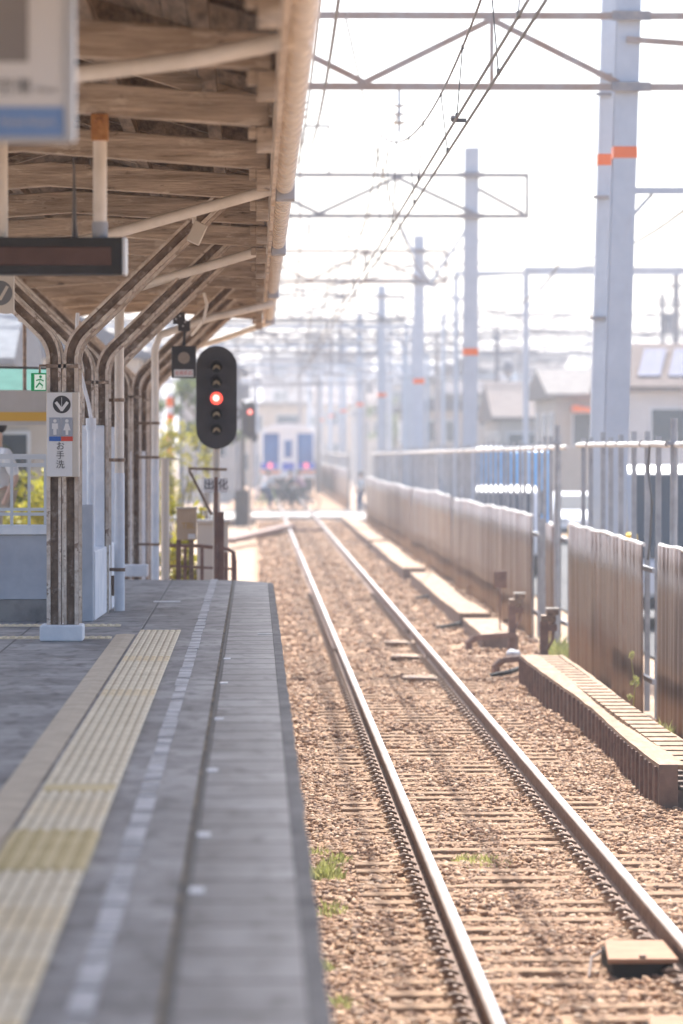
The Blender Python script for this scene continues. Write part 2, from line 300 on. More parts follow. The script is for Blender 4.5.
    def build(s, name, mats, parent=None, smooth=False, bevel=0.0, loc=None):
        if not isinstance(mats, (list, tuple)): mats = [mats]
        V = np.array(s.v, dtype=float)
        if parent is None:
            if loc is None:
                mn, mxx = V.min(0), V.max(0); loc = Vector(((mn[0] + mxx[0]) / 2, (mn[1] + mxx[1]) / 2, mn[2]))
            org = Vector(loc)
        else: org = wloc(parent)
        V = V - np.array(org)
        me = bpy.data.meshes.new(name); me.from_pydata(V.tolist(), [], s.f)
        for m in mats: me.materials.append(m)
        if len(mats) > 1: me.polygons.foreach_set('material_index', s.mi)
        if smooth: me.polygons.foreach_set('use_smooth', [True] * len(me.polygons))
        me.update()
        o = bpy.data.objects.new(name, me); COL.objects.link(o)
        if parent is None: o.location = org
        else: o.parent = parent
        ORG[o.name] = org
        if smooth and hasattr(me, 'set_sharp_from_angle'): me.set_sharp_from_angle(angle=R(40))
        if bevel:
            b = o.modifiers.new('bevel', 'BEVEL'); b.width = bevel; b.segments = 2; b.limit_method = 'ANGLE'; b.angle_limit = R(40)
        return o

def struct(o): o['kind'] = 'structure'; return o

def text(name, s, size, mt, parent, loc, thick=0.002, align='CENTER'):   # lettering that faces the camera side (-Y)
    cu = bpy.data.curves.new(name, 'FONT'); cu.body = s; cu.size = size; cu.align_x = align; cu.align_y = 'CENTER'; cu.extrude = thick / 2
    t = bpy.data.objects.new('tmp', cu); COL.objects.link(t)
    dg = bpy.context.evaluated_depsgraph_get(); me = bpy.data.meshes.new_from_object(t.evaluated_get(dg))
    bpy.data.objects.remove(t); me.name = name; me.materials.clear(); me.materials.append(mt)
    o = bpy.data.objects.new(name, me); COL.objects.link(o); o.parent = parent
    o.location = Vector(loc) - wloc(parent); o.rotation_euler = (R(90), 0, 0); ORG[o.name] = Vector(loc)
    return o

def dup(root, loc, label=None):
    r = root.copy(); COL.objects.link(r); r.location = loc; ORG[r.name] = Vector(loc)
    if label: r['label'] = label
    for ch in root.children:
        c = ch.copy(); COL.objects.link(c); c.parent = r
        for g in ch.children:
            d = g.copy(); COL.objects.link(d); d.parent = c
    return r

def stones(n, x0, x1, y0, y1, zf, smin, smax, keep=None):
    x = rng.uniform(x0, x1, n); y = rng.uniform(y0, y1, n)
    if keep is not None:
        k = keep(x, y); x, y = x[k], y[k]
    n = len(x); sz = rng.uniform(smin, smax, n); z = zf(x, y) + sz * rng.uniform(-0.1, 0.35, n)
    base = np.array([(-1, -1, -1), (1, -1, -1), (1, 1, -1), (-1, 1, -1), (-1, -1, 1), (1, -1, 1), (1, 1, 1), (-1, 1, 1)], float) * 0.5
    v = base[None] * rng.uniform(0.45, 1.15, (n, 8, 3)); v[:, 4:, :2] *= 0.75
    a = rng.uniform(0, 6.283, n); b = rng.uniform(-0.7, 0.7, n)
    ca, sa, cb, sb = np.cos(a), np.sin(a), np.cos(b), np.sin(b)
    X, Y, Z = v[..., 0], v[..., 1], v[..., 2] * 0.62
    Y2 = Y * cb[:, None] - Z * sb[:, None]; Z2 = Y * sb[:, None] + Z * cb[:, None]
    X3 = X * ca[:, None] - Y2 * sa[:, None]; Y3 = X * sa[:, None] + Y2 * ca[:, None]
    V = np.stack([X3, Y3, Z2], -1) * sz[:, None, None] + np.stack([x, y, z], -1)[:, None]
    q = np.array([(0, 3, 2, 1), (4, 5, 6, 7), (0, 1, 5, 4), (1, 2, 6, 5), (2, 3, 7, 6), (3, 0, 4, 7)])
    Fc = q[None] + (np.arange(n) * 8)[:, None, None]
    return V.reshape(-1, 3), Fc.reshape(-1, 4)

def quads_mesh(name, V, Fc, mt):
    me = bpy.data.meshes.new(name); nv, nf = len(V), len(Fc)
    me.vertices.add(nv); me.vertices.foreach_set('co', V.astype(np.float32).ravel())
    me.loops.add(nf * 4); me.loops.foreach_set('vertex_index', Fc.astype(np.int32).ravel())
    me.polygons.add(nf); me.polygons.foreach_set('loop_start', (np.arange(nf) * 4).astype(np.int32))
    me.materials.append(mt); me.update(calc_edges=True); me.validate()
    return me

def leaves(name, blobs, n, size, mt, parent=None, org=(0, 0, 0)):   # many leaf faces spread through uneven clumps
    cs = []
    for (cx, cy, cz, rx, ry, rz) in blobs:
        k = max(4, int(n * rx * rz / sum(b[3] * b[5] for b in blobs)))
        nc = max(3, k // 45)
        d = rng.normal(size=(nc, 3)); d /= np.linalg.norm(d, axis=1)[:, None]; d *= rng.uniform(0.3, 1, (nc, 1)) ** 0.5
        cl = d * np.array([rx, ry, rz]) + np.array([cx, cy, cz])
        idx = rng.integers(0, nc, k); cs.append(cl[idx] + rng.normal(size=(k, 3)) * np.array([rx, ry, rz]) * 0.17)
    C = np.concatenate(cs); n = len(C)
    u = rng.normal(size=(n, 3)); u /= np.linalg.norm(u, axis=1)[:, None]
    t = rng.normal(size=(n, 3)); v = np.cross(u, t); v /= np.linalg.norm(v, axis=1)[:, None]
    s1 = rng.uniform(0.6, 1.3, (n, 1)) * size; s2 = s1 * 0.5
    V = np.stack([C - u * s1, C - v * s2, C + u * s1, C + v * s2], 1).reshape(-1, 3) - np.array(org)
    me = quads_mesh(name, V, np.arange(4 * n).reshape(-1, 4), mt)
    o = bpy.data.objects.new(name, me); COL.objects.link(o); o.parent = parent
    if parent is None: o.location = org
    return o

# ================================================================== SETTING
g = MB(); g.add([(-700, -60, -0.34), (700, -60, -0.34), (700, 1500, -0.34), (-700, 1500, -0.34)], [(0, 1, 2, 3)])
struct(g.build('ground', M['dirt']))
TX = 1.645; RL, RR = TX - 0.566, TX + 0.566
def bedz(x, y):
    return -0.175 + 0.012 * np.sin(x * 7 + y * 1.3) + 0.012 * np.sin(y * 3.1 - x * 4) - np.clip(np.abs(x - TX) - 1.25, 0, 2) * 0.05
# ballast bed: a fine uneven sheet
xs = np.linspace(0.02, 4.05, 40); ys = np.concatenate([np.linspace(-5, 12, 20), np.linspace(12.2, 60, 400), np.linspace(61, 142, 90)])
XX, YY = np.meshgrid(xs, ys); ZZ = bedz(XX, YY) + rng.normal(size=XX.shape) * 0.006
V = np.stack([XX, YY, ZZ], -1).reshape(-1, 3); nx = len(xs); ny = len(ys)
ii, jj = np.meshgrid(np.arange(nx - 1), np.arange(ny - 1)); q = (jj * nx + ii).ravel()
bed = bpy.data.objects.new('track_bed', quads_mesh('track_bed', V, np.stack([q, q + 1, q + nx + 1, q + nx], 1), M['ballast_bed'])); COL.objects.link(bed); struct(bed)
b2 = MB(); b2.add([(-1.2, 166, -0.18), (4.05, 166, -0.18), (4.05, 420, -0.18), (-1.2, 420, -0.18)], [(0, 1, 2, 3)])
struct(b2.build('track_bed', M['ballast_bed']))
SP = 0.425; Y0S = 15.6; NS = 290
def keep(x, y):
    fr = ((y - Y0S) / SP + 0.25) % 1.0
    ons = (fr < 0.5) & (np.abs(x - TX) < 1.0)
    onr = (np.abs(x - RL) < 0.10) | (np.abs(x - RR) < 0.10)
    return (~onr) & (~ons | (rng.random(len(x)) < 0.58))
parts = [stones(62000, 0.1, 4.0, 14.5, 34, bedz, 0.02, 0.054, keep), stones(18000, 0.1, 4.0, 34, 50, bedz, 0.03, 0.065, keep), stones(9000, 0.1, 4.0, 50, 85, bedz, 0.045, 0.09, keep), stones(5000, 0.1, 4.0, 85, 138, bedz, 0.05, 0.10, keep)]
off = 0; Vs = []; Fs = []
for v_, f_ in parts: Vs.append(v_); Fs.append(f_ + off); off += len(v_)
bo = bpy.data.objects.new('ballast', quads_mesh('ballast', np.concatenate(Vs), np.concatenate(Fs), M['ballast'])); COL.objects.link(bo); bo['kind'] = 'stuff'
bo['label'] = 'reddish brown crushed stone ballast between and beside the rails'

# platform: body, paving, coping, tactile strips, painted marks
PZ = 1.10; EX = 0.19
pb = MB(); pb.prism([(-6.5, -8), (EX - 0.05, -8), (EX - 0.05, 40.9), (-0.3, 41.9), (-6.5, 43.2)], 'z', -0.34, PZ - 0.13)
struct(pb.build('platform', M['plat_side']))
pt = MB(); pt.prism([(-6.5, -8), (-0.25, -8), (-0.25, 41.8), (-6.5, 43.2)], 'z', PZ - 0.13, PZ)
struct(pt.build('platform_paving', M['paver'], loc=(0, 0, 0)))
pc = MB(); pc.prism([(-0.235, -8), (EX, -8), (EX + 0.004, 12), (EX - 0.006, 20), (EX + 0.006, 30), (EX, 40.75), (EX - 0.02, 40.95), (-0.235, 41.75)], 'z', PZ - 0.13, PZ + 0.004)
struct(pc.build('platform_coping', M['coping'], loc=(-0.24, 0, 0), bevel=0.008))
pe = MB(); ed = []; yy = -8.0
while yy < 40.7: ed.append((EX + 0.006 + random.uniform(-.006, .004), yy)); yy += random.uniform(.12, .4)
pe.prism([(EX - .055, -8)] + ed + [(EX - .055, 40.7)], 'z', PZ - .12, PZ + .0085)
struct(pe.build('platform_edge', M['edge_dark'], bevel=.004))
pj = MB(); pj.box(-0.25, -0.235, -8, 41.7, PZ - 0.12, PZ - 0.004); struct(pj.build('platform_joint', M['joint']))
tg = MB(); tg.box(-0.9, -0.585, 2, 30.3, PZ, PZ + 0.008)
struct(tg.build('tactile_base', M['tactile_groove'], loc=(0, 0, PZ)))
ta = MB()
for k in range(7): 
    for j in range(94): ta.prism([(-0.885 + k * 0.0475 - 0.017, PZ + 0.0082), (-0.885 + k * 0.0475 + 0.017, PZ + 0.0082), (-0.885 + k * 0.0475 + 0.011, PZ + 0.014), (-0.885 + k * 0.0475 - 0.011, PZ + 0.014)], 'y', 2.02 + j * .3, 2.02 + j * .3 + .275)
struct(ta.build('tactile_paving', M['tactile'], loc=(0, 0, PZ)))
ty = MB(); ty.box(-0.905, -0.58, 13.05, 14.36, PZ + 0.001, PZ + 0.017)
ty.box(-0.89, -0.59, 16.05, 16.35, PZ + 0.001, PZ + 0.0145)
for j in range(22):
    for k in range(5): ty.disc((0, 0), 0, 0, 0, 3) if False else ty.prism([(-0.865 + k * 0.061 + 0.016 * math.cos(a * 1.0472), 13.1 + j * 0.06 + 0.016 * math.sin(a * 1.0472)) for a in range(6)], 'z', PZ + 0.017, PZ + 0.022)
struct(ty.build('tactile_paving', M['tactile_yellow'], loc=(0, 0, PZ)))
tb = MB(); tb.prism([(-1.075, PZ), (-0.925, PZ), (-0.925, PZ + 0.006), (-0.99, PZ + 0.012), (-1.07, PZ + 0.006)], 'y', 2, 29.6)
struct(tb.build('tactile_paving', M['tactile_beige'], loc=(0, 0, PZ)))
tc_ = MB()
tc_.box(-6.4, -1.09, 29.0, 29.3, PZ, PZ + 0.006); tc_.box(-6.4, -1.09, 31.0, 31.3, PZ, PZ + 0.006)
for yy in (29.0, 31.0):
    for i in range(60):
        for j in range(4):
            cx = -1.12 - i * 0.06; cy = yy + 0.05 + j * 0.065
            tc_.prism([(cx + 0.017 * math.cos(a * 1.0472), cy + 0.017 * math.sin(a * 1.0472)) for a in range(6)], 'z', PZ + 0.006, PZ + 0.012)
struct(tc_.build('tactile_paving', M['tactile'], loc=(0, 0, PZ)))
wl = MB(); y = 3.0
while y < 41.5:
    L = random.uniform(0.3, 0.75); ww = random.uniform(0.032, 0.039); dx = random.uniform(-.003, .003)
    wl.prism([(-0.447 - ww + dx, y), (-0.447 + ww + dx, y + .004), (-0.447 + ww + dx, y + L), (-0.447 - ww + dx, y + L)], 'z', PZ + 0.0005, PZ + 0.004); y += L + random.uniform(0.02, 0.09)
struct(wl.build('platform_line', M['white_line'], loc=(0, 0, PZ)))
wm = MB()
for yy in (12.5, 14.3, 17.15, 20.4, 23.5, 26.2): wm.box(-0.235 + 0.02, -0.235 + 0.068, yy - 0.07, yy + 0.07, PZ + 0.0045, PZ + 0.008)
wm.box(0.02, 0.185, 29.6, 29.66, PZ + 0.0045, PZ + 0.008)
wm.box(-0.95, -0.7, 35.9, 36.1, PZ + 0.001, PZ + 0.004)
struct(wm.build('platform_mark', M['white_mark'], loc=(0, 0, PZ)))

# level crossing road and the streets
rd = MB(); rd.add([(-60, 146, -0.16), (60, 146, -0.16), (60, 166, -0.16), (-60, 166, -0.16)], [(0, 1, 2, 3)])
rd.add([(5.4, 20, -0.30), (9.5, 20, -0.30), (9.5, 145.9, -0.30), (5.4, 145.9, -0.30)], [(0, 1, 2, 3)])
struct(rd.build('road', M['asphalt'], loc=(0, 0, 0)))
cr = MB()
for a, b in ((-0.35, 0.98), (1.19, 2.10), (2.33, 3.4)): cr.box(a, b, 142.3, 151, -0.2, -0.02)
for a, b in ((3.5, 4.4), (-1.4, -0.5)): cr.box(a, b, 140, 152, -0.2, -0.05)
struct(cr.build('crossing_slab', M['concrete'], bevel=0.02))

# ================================================================== TRACK
def rail_prof():
    h = 0.153
    return [(-0.0625, -h), (0.0625, -h), (0.0625, -h + 0.012), (0.012, -h + 0.03), (0.0085, -0.05), (0.032, -0.038), (0.0325, -0.014), (-0.0325, -0.014), (-0.032, -0.038), (-0.0085, -0.05), (-0.012, -h + 0.03), (-0.0625, -h + 0.012)]
HEAD = [(-0.0325, -0.0138), (0.0325, -0.0138), (0.0315, -0.006), (0.026, -0.0015), (0.012, 0.0), (-0.012, 0.0), (-0.026, -0.0015), (-0.0315, -0.006)]
for x, lab, jn in ((RL, 'left running rail with bright worn top, nearer the platform', (50.0, 78.0)), (RR, 'right running rail with bright worn top, nearer the fence', (55.0,))):
    t = thing('rail', (x, 10, -0.153), lab, 'rail', 'running rails')
    MB().prism([(x + a, b) for a, b in rail_prof()], 'y', 6, 400).build('rail_body', M['rail_web'], t)
    MB().prism([(x + a, b) for a, b in HEAD], 'y', 6, 400).build('rail_head', M['rail_side'], t, smooth=True)
    MB().prism([(x - .008, .0003), (x + .026, -.0008), (x + .026, -.0002), (x + .010, .0012), (x - .008, .0012)], 'y', 6, 400).build('running_band', M['rail_head'], t)
    for jy in jn:
        m = MB()
        for sx in (-1, 1):
            m.prism([(x + sx * 0.0095, -0.115), (x + sx * 0.034, -0.115), (x + sx * 0.022, -0.085), (x + sx * 0.03, -0.055), (x + sx * 0.0095, -0.055)], 'y', jy - 0.28, jy + 0.28)
            for k in (-0.2, -0.07, 0.07, 0.2): m.tube([(x + sx * 0.01, jy + k, -0.085), (x + sx * 0.06, jy + k, -0.085)], 0.016, 6)
        m.build('joint_bar', M['clip'], t)
# sleepers: one with clips near the camera, then copies
def make_sleeper(y, clips):
    t = thing('sleeper', (TX, y, -0.24), 'concrete sleeper half buried in brown ballast under the rails', 'sleeper', 'sleepers under the track')
    m = MB(); m.prism([(y - 0.11, -0.24), (y + 0.11, -0.24), (y + 0.085, -0.158), (y - 0.085, -0.158)], 'x', TX - 1.0, TX + 1.0)
    m.build('sleeper_body', M['sleeper'], t, bevel=0.008)
    if clips:
        for xr in (RL, RR):
            for sx in (-1,):
                m = MB(); xo = xr + sx * 0.075
                m.box(min(xo, xo + sx * 0.05), max(xo, xo + sx * 0.05), y - 0.06, y + 0.06, -0.158, -0.118)
                m.tube([(xr + sx * 0.05, y - 0.05, -0.118), (xr + sx * 0.09, y - 0.055, -0.10), (xr + sx * 0.13, y - 0.035, -0.11), (xr + sx * 0.14, y + 0.02, -0.115), (xr + sx * 0.11, y + 0.05, -0.105), (xr + sx * 0.07, y + 0.03, -0.118)], 0.010, 6)
                m.tube([(xr + sx * 0.11, y - 0.03, -0.156), (xr + sx * 0.11, y - 0.03, -0.092)], 0.011, 6)
                m.build('rail_clip', M['clip'], t, smooth=True)
    return t
s_near = make_sleeper(Y0S, True); s_far = None
for i in range(1, NS):
    y = Y0S + i * SP
    if y < 70: dup(s_near, (TX, y, -0.24))
    else:
        if s_far is None: s_far = make_sleeper(y, False)
        else: dup(s_far, (TX, y, -0.24))
# wooden covers and lumps between the rails
def cover(px, py, Y, wd, ln, lab):
    p = P(px, py, Y); t = thing('track_cover', (p.x, p.y, -0.17), lab, 'cover', 'covers beside the right rail')
    x, y = p.x, p.y
    m = MB(); m.prism([(x - wd / 2, y - ln / 2), (x + wd / 2, y - ln / 2), (x + wd / 2, y + ln / 2), (x - wd / 2 + 0.05, y + ln / 2)], 'z', -0.075, -0.05); m.build('board', M['board_tan'], t, bevel=0.004)
    m = MB(); m.box(x - wd / 2 + .03, x + wd / 2 - .02, y - ln / 2 + .05, y + ln / 2 - .03, -0.2, -0.078); m.build('box_body', M['dark_hole'], t)  # near-black block; the shadow below the board is put into its colour
    m = MB(); m.tube([(x, y - ln / 2 + .03, -0.05), (x, y - ln / 2 + .03, -0.035)], 0.018, 6); m.tube([(x - wd / 2, y, -.06), (x - wd / 2 - .06, y - .1, -.08), (x - wd / 2 - .09, y - .3, -.15)], 0.008, 6); m.build('bolt', M['trough_side'], t)
cover(636, 951, 19.8, 0.36, 0.75, 'tan wooden cover board over a pit painted dark as shade beside the right rail')
cover(684, 1016, 17.2, 0.36, 0.6, 'tan wooden board at the bottom edge beside the right rail')
for i, (px, py, Y, lab) in enumerate(((398, 643, 52.5, 'flat steel bond plate, farther of two near the right rail joint'), (405, 655, 49, 'flat steel bond plate just nearer than the right rail joint'), (418, 677, 44.5, 'rusty flat plate lying before the two bond plates'))):
    p = P(px, py, Y); t = thing('bond_plate', (p.x, Y, -0.17), lab, 'plate', 'bond plates between the rails')
    m = MB(); m.prism([(p.x - 0.2, Y - .35), (p.x + 0.22, Y - .25), (p.x + 0.24, Y + .3), (p.x - 0.15, Y + .3)], 'z', -0.13, -0.11); m.build('plate', M['tan_trough'], t)
    m = MB(); m.tube([(p.x - .2, Y - .4, -0.11), (p.x - .05, Y - .6, -.10), (p.x + .2, Y - .5, -.12), (p.x + .3, Y - .1, -.13)], 0.018, 6); m.box(p.x - .12, p.x - .02, Y - .5, Y - .2, -.18, -.10); m.build('cable', M['clip'], t)
# brown cable duct crossing at an angle before the level crossing
m = MB(); m.bar(P(228, 541, 108) + Vector((0, 0, 0)), P(290, 526, 122), 0.35, 0.14); m.bar((1.2, 122, -0.1), (2.12, 123.5, -0.1), 0.3, 0.08)
tag(m.build('cable_duct', M['rust_red']), 'long brown cable duct running slantwise to the left rail', 'cable duct')

# ================================================================== CANOPY
cx0 = -1.42; GX, GZ = 0.185, 4.30
ct = thing('platform_canopy', (cx0, 20, 4.3), 'old timber platform canopy with cream gutter and weathered beams', 'canopy')
rz = lambda x: 4.46 + 0.30 * (0.2 - x) if x > cx0 else 4.46 + 0.30 * (0.2 - (2 * cx0 - x))
m = MB()                                      # roof boards: planks along Y, small chinks between some
YE = 52.4
for side in (1, -1):
    for k in range(12):
        a = 0.20 - k * 0.1352; b = a - 0.1325
        if side < 0: a, b = 2 * cx0 - b, 2 * cx0 - a
        xa, xb = min(a, b), max(a, b)
        for (ya, yb) in ((-8, 13.9), (13.905, 27.0), (27.005, 40), (40.005, YE)):
            m.prism([(xa, rz(xa) + 0.11), (xb, rz(xb) + 0.11), (xb, rz(xb) + 0.135), (xa, rz(xa) + 0.135)], 'y', ya, yb)
m.build('roof_boards', M['wood_shaded'], ct)
m = MB()
for side in (1, -1):
    xa, xb = (cx0, 0.21) if side > 0 else (2 * cx0 - 0.21, cx0)
    sheets = [(xa, xb, -8, YE + .1)]
    for (u0, u1, v0, v1) in sheets: m.prism([(u0, rz(u0) + 0.14), (u1, rz(u1) + 0.14), (u1, rz(u1) + 0.16), (u0, rz(u0) + 0.16)], 'y', v0, v1)
m.build('roof_sheet', M['rust'], ct)
BY = [5.1, 8.2, 11.3] + [14.4 + 3.08 * i for i in range(13)]
for i, by in enumerate(BY):
    by += random.uniform(-.05, .05)
    m = MB(); x1 = 0.075; x0 = 2 * cx0 - 0.075; zb = 4.26
    dz = random.uniform(-.012, .012)
    m.prism([(x0, zb + dz), (cx0, zb + 0.10), (x1, zb - dz), (x1, zb + 0.165 - dz), (cx0, zb + 0.265), (x0, zb + 0.165 + dz)], 'y', by - 0.06, by + 0.06)
    m.build('tie_beam', M['wood'], ct, bevel=0.008)
    m = MB()
    for sx in (1, -1):
        xe = 0.105 if sx > 0 else 2 * cx0 - 0.105; xi = cx0 + sx * 0.02
        a = [(xe, rz(xe) - 0.005), (xi, rz(xi) - 0.005), (xi, rz(xi) + 0.109), (xe, rz(xe) + 0.109)]
        m.prism(a, 'y', by + 0.065, by + 0.125)
    m.build('rafter', M['wood_shaded'], ct)
    for sx in (1, -1):
        m = MB(); xe = 0.065 if sx > 0 else 2 * cx0 - 0.065
        m.box(xe - 0.055, xe + 0.03, by - 0.065, by + 0.03, 4.12, 4.255); m.box(xe - 0.1, xe - 0.056, by - 0.06, by + 0.02, 4.19, 4.257)
        m.build('hanger_block', M['wood'], ct, bevel=0.006)
for i in range(18):                            # rafters between the beams
    by = 6.6 + 3.08 * i * 0.87
    m = MB()
    for sx in (1, -1):
        xe = 0.105 if sx > 0 else 2 * cx0 - 0.105; xi = cx0 + sx * 0.02
        m.prism([(xe, rz(xe) + 0.01), (xi, rz(xi) + 0.01), (xi, rz(xi) + 0.109), (xe, rz(xe) + 0.109)], 'y', by, by + 0.07)
    m.build('rafter', M['wood_shaded'] if i % 3 else M['wood'], ct)
for xp in (-0.25, -0.85, 2 * cx0 + 0.25, 2 * cx0 + 0.85):   # purlins
    MB().box(xp - 0.04, xp + 0.04, -8, YE - .1, rz(xp) - 0.085, rz(xp) - 0.008).build('purlin', M['wood_shaded'], ct)
MB().box(2 * cx0 + 0.0, -0.0, YE - 0.05, YE + 0.0, 4.42, 4.95).build('end_board', M['wood'], ct)
# fascia and gutter
for sx in (1, -1):
    fx = lambda x: x if sx > 0 else 2 * cx0 - x
    m = MB(); n = 140
    prof = []
    for k in range(n):
        ya = -8 + (YE + 8) * k / n; yb = -8 + (YE + 8) * (k + 1) / n
        jz = random.uniform(-.012, .012)
        m.box(min(fx(0.11), fx(0.135)), max(fx(0.11), fx(0.135)), ya, yb - 0.004, 4.20 + jz, 4.56)
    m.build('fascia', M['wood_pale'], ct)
    g_ = MB(); N = 10; r = 0.052; gx = fx(GX + 0.015)
    outer = [(gx + r * math.cos(math.pi + math.pi * k / N), GZ + 0.02 + r * math.sin(math.pi + math.pi * k / N)) for k in range(N + 1)]
    inner = [(gx + (r - .006) * math.cos(2 * math.pi - math.pi * k / N), GZ + 0.021 + (r - .006) * math.sin(2 * math.pi - math.pi * k / N)) for k in range(N + 1)]
    g_.prism(outer + inner, 'y', -8, YE + 0.3); gu = g_.build('gutter', M['gutter'], ct, smooth=True)
    h_ = MB(); yy = 4.0
    while yy < YE + .2:
        h_.prism([(gx + (r + .012) * math.cos(math.pi + math.pi * k / N), GZ + 0.02 + (r + .012) * math.sin(math.pi + math.pi * k / N)) for k in range(N + 1)] +
                 [(gx + (r + .001) * math.cos(2 * math.pi - math.pi * k / N), GZ + 0.021 + (r + .001) * math.sin(2 * math.pi - math.pi * k / N)) for k in range(N + 1)], 'y', yy, yy + 0.16)
        yy += 0.42
    hk = h_.build('gutter_bracket', M['cream_pipe'], gu); hk['kind'] = 'stuff'
    for by_ in (26.0, 33.4, 43.0, 52.0) if sx > 0 else ():
        hm = MB(); hm.box(gx - 0.06, gx + 0.07, by_ - 0.1, by_ + 0.1, GZ - 0.085, GZ + 0.05); hm.build('gutter_outlet', M['grey_paint'], gu, bevel=0.01)

# pillars of old rails that fork outwards
IPROF = [(-0.055, -0.06), (-0.034, -0.06), (-0.026, -0.008), (0.020, -0.008), (0.026, -0.045), (0.055, -0.045), (0.055, 0.045), (0.026, 0.045), (0.020, 0.008), (-0.026, 0.008), (-0.034, 0.06), (-0.055, 0.06)]
def fork_path(x, sx, zk=3.42, zt=4.42):
    p = [(x, PZ), (x, zk - 0.22)]
    for k in range(1, 7):
        a = k / 6 * R(46); r = 0.30
        p.append((x + sx * r * (1 - math.cos(a)), zk - 0.22 + r * math.sin(a)))
    e = p[-1]; L = (zt - e[1]); p.append((e[0] + sx * L * math.tan(R(46)), zt)); return p
PY = [28.8, 33.7, 36.4, 43.4, 46.4, 49.9]
PL = ['rusty forked rail pillar with the restroom sign and a white block foot', 'second forked rail pillar, its lower half painted white, behind the first',
      'third forked pillar with white painted lower half beside the first downpipe', 'bare brown forked pillar just beyond the first white downpipe', 'forked pillar with white lower half just before the second downpipe', 'last forked rail pillar beyond the second downpipe at the platform end']
for i, (py_, lab) in enumerate(zip(PY, PL)):
    xc = -1.44 if i == 0 else -1.40
    zb = PZ if py_ < 43 else (PZ if py_ < 43.2 else -0.3)
    t = thing('canopy_pillar', (xc, py_, zb), lab, 'pillar', 'canopy pillars made of old rails')
    for sx in (1, -1):
        pth = fork_path(xc + sx * 0.064, sx); pth[0] = (pth[0][0], zb)
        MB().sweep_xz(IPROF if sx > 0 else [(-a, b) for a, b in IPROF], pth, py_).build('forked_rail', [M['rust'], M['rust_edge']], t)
        pth2 = [(x + 0.0, z) for x, z in pth]
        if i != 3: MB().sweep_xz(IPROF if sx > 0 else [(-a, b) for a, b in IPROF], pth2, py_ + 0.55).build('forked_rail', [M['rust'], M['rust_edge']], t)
    if i == 0: MB().box(xc - 0.165, xc + 0.155, py_ - 0.16, py_ + 0.2, PZ, PZ + 0.12).build('foot_block', M['white_paint'], t, bevel=0.012)
    if i in (1, 2, 4): MB().box(xc - 0.13, xc + 0.082, py_ - 0.09, py_ + 0.09, zb, 2.74 if i < 4 else 2.5).build('painted_sleeve', M['white_paint'], t, bevel=0.01)
    if i == 3: MB().box(xc - 0.13, xc + 0.2, py_ - 0.5, py_ - 0.1, PZ, PZ + 0.13).build('foot_block', M['white_paint'], t, bevel=0.01)
    m = MB(); m.box(xc - 0.12, xc + 0.12, py_ - 0.06, py_ + 0.6, 3.14, 3.17) if i == 0 else m.box(xc - 0.12, xc + 0.12, py_ - 0.06, py_ + 0.06, 3.1, 3.13)
    m.build('tie_plate', M['rust'], t)
# grey upright box and low white wall beside the pillars
t = thing('pillar_cabinet', (-1.36, 31.5, PZ), 'low white locker with grey end panel between the first pillars', 'cabinet')
MB().box(-1.46, -1.345, 31.9, 32.1, PZ, PZ + 0.97).build('end_panel', M['grey_paint'], t, bevel=0.008)
MB().prism([(-1.70, 32.12), (-1.335, 32.12), (-1.262, 35.2), (-1.70, 35.2)], 'z', PZ, PZ + 0.58).build('cabinet_body', M['white_paint'], t, bevel=0.008)
MB().box(-1.31, -1.288, 33.72, 33.75, PZ + .02, PZ + 0.57).build('door_seam', M['grey_paint'], t)
m = MB(); m.box(-1.29, -1.255, 34.3, 34.42, PZ + .22, PZ + .3); m.tube([(-1.265, 34.36, PZ + .22), (-1.265, 34.36, PZ + .12)], 0.02, 8); m.build('latch', M['clip'], t)
for (x, yy, h0, h1, lab) in ((-1.42, 33.3, 0.95, 1.7, 'short white conduit post standing over the grey end panel'), (-1.40, 34.6, 0.8, 1.65, 'white conduit post behind the first conduit post')):
    m = MB(); m.tube([(x, yy, PZ + 0.55), (x, yy, PZ + h1 - .1)], 0.035, 12); m.tube([(x, yy, PZ + h1 - .1), (x, yy, PZ + h1)], 0.045, 12); m.tube([(x, yy, PZ + h1), (x - .02, yy, PZ + h1 + .12), (x - .12, yy - .3, 3.35), (x - .1, yy - .3, 3.7)], 0.016, 8)
    tag(m.build('conduit_post', M['white_paint'], smooth=True), lab, 'conduit', 'conduits beside the pillars')

# sloping drain pipes and downpipes
def pipe(name, pts, r, label, base_white=None, group='canopy rain pipes'):
    t = thing(name, pts[-1], label, 'drainpipe', group)
    MB().tube(pts, r, 14).build('pipe', M['cream_pipe'], t, smooth=True)
    if base_white is not None:
        a = Vector(pts[-1]); MB().tube([(a.x, a.y, a.z + 0.001), (a.x, a.y, base_white)], r + 0.004, 14).build('painted_base', M['white_paint'], t, smooth=True)
        for z in (2.42, 2.95 if a.y < 40 else 2.8, 1.45): 
            m = MB(); m.tube([(a.x, a.y, z), (a.x, a.y, z + 0.03)], r + 0.01, 14); m.box(a.x - .2, a.x, a.y + .04, a.y + .06, z, z + 0.03); m.build('pipe_band', M['clip'], t)
    return t
pipe('drainpipe', [P(309, 36, 16.3), P(190, 60, 16.6), P(60, 76, 17.0), P(-40, 88, 17.3)], 0.038, 'nearest cream drainpipe slanting down from the gutter across the top')
pipe('drainpipe', [P(281, 187, 26.0), P(108, 235, 26.3), P(60, 246, 26.4)], 0.038, 'second cream drainpipe slanting from gutter behind the dark display')
q1 = P(120, 300, 33.9); b1 = P(119.5, 611, 34.0)
pipe('drainpipe', [P(277, 246, 33.4), P(168, 278, 33.7), P(128, 290, 33.9), (b1.x, 34.0, q1.z - 0.1), (b1.x, 34.0, 2.5), (b1.x, 34.0, PZ)], 0.042, 'cream drainpipe ending in a white downpipe right of the pillars', 2.32)
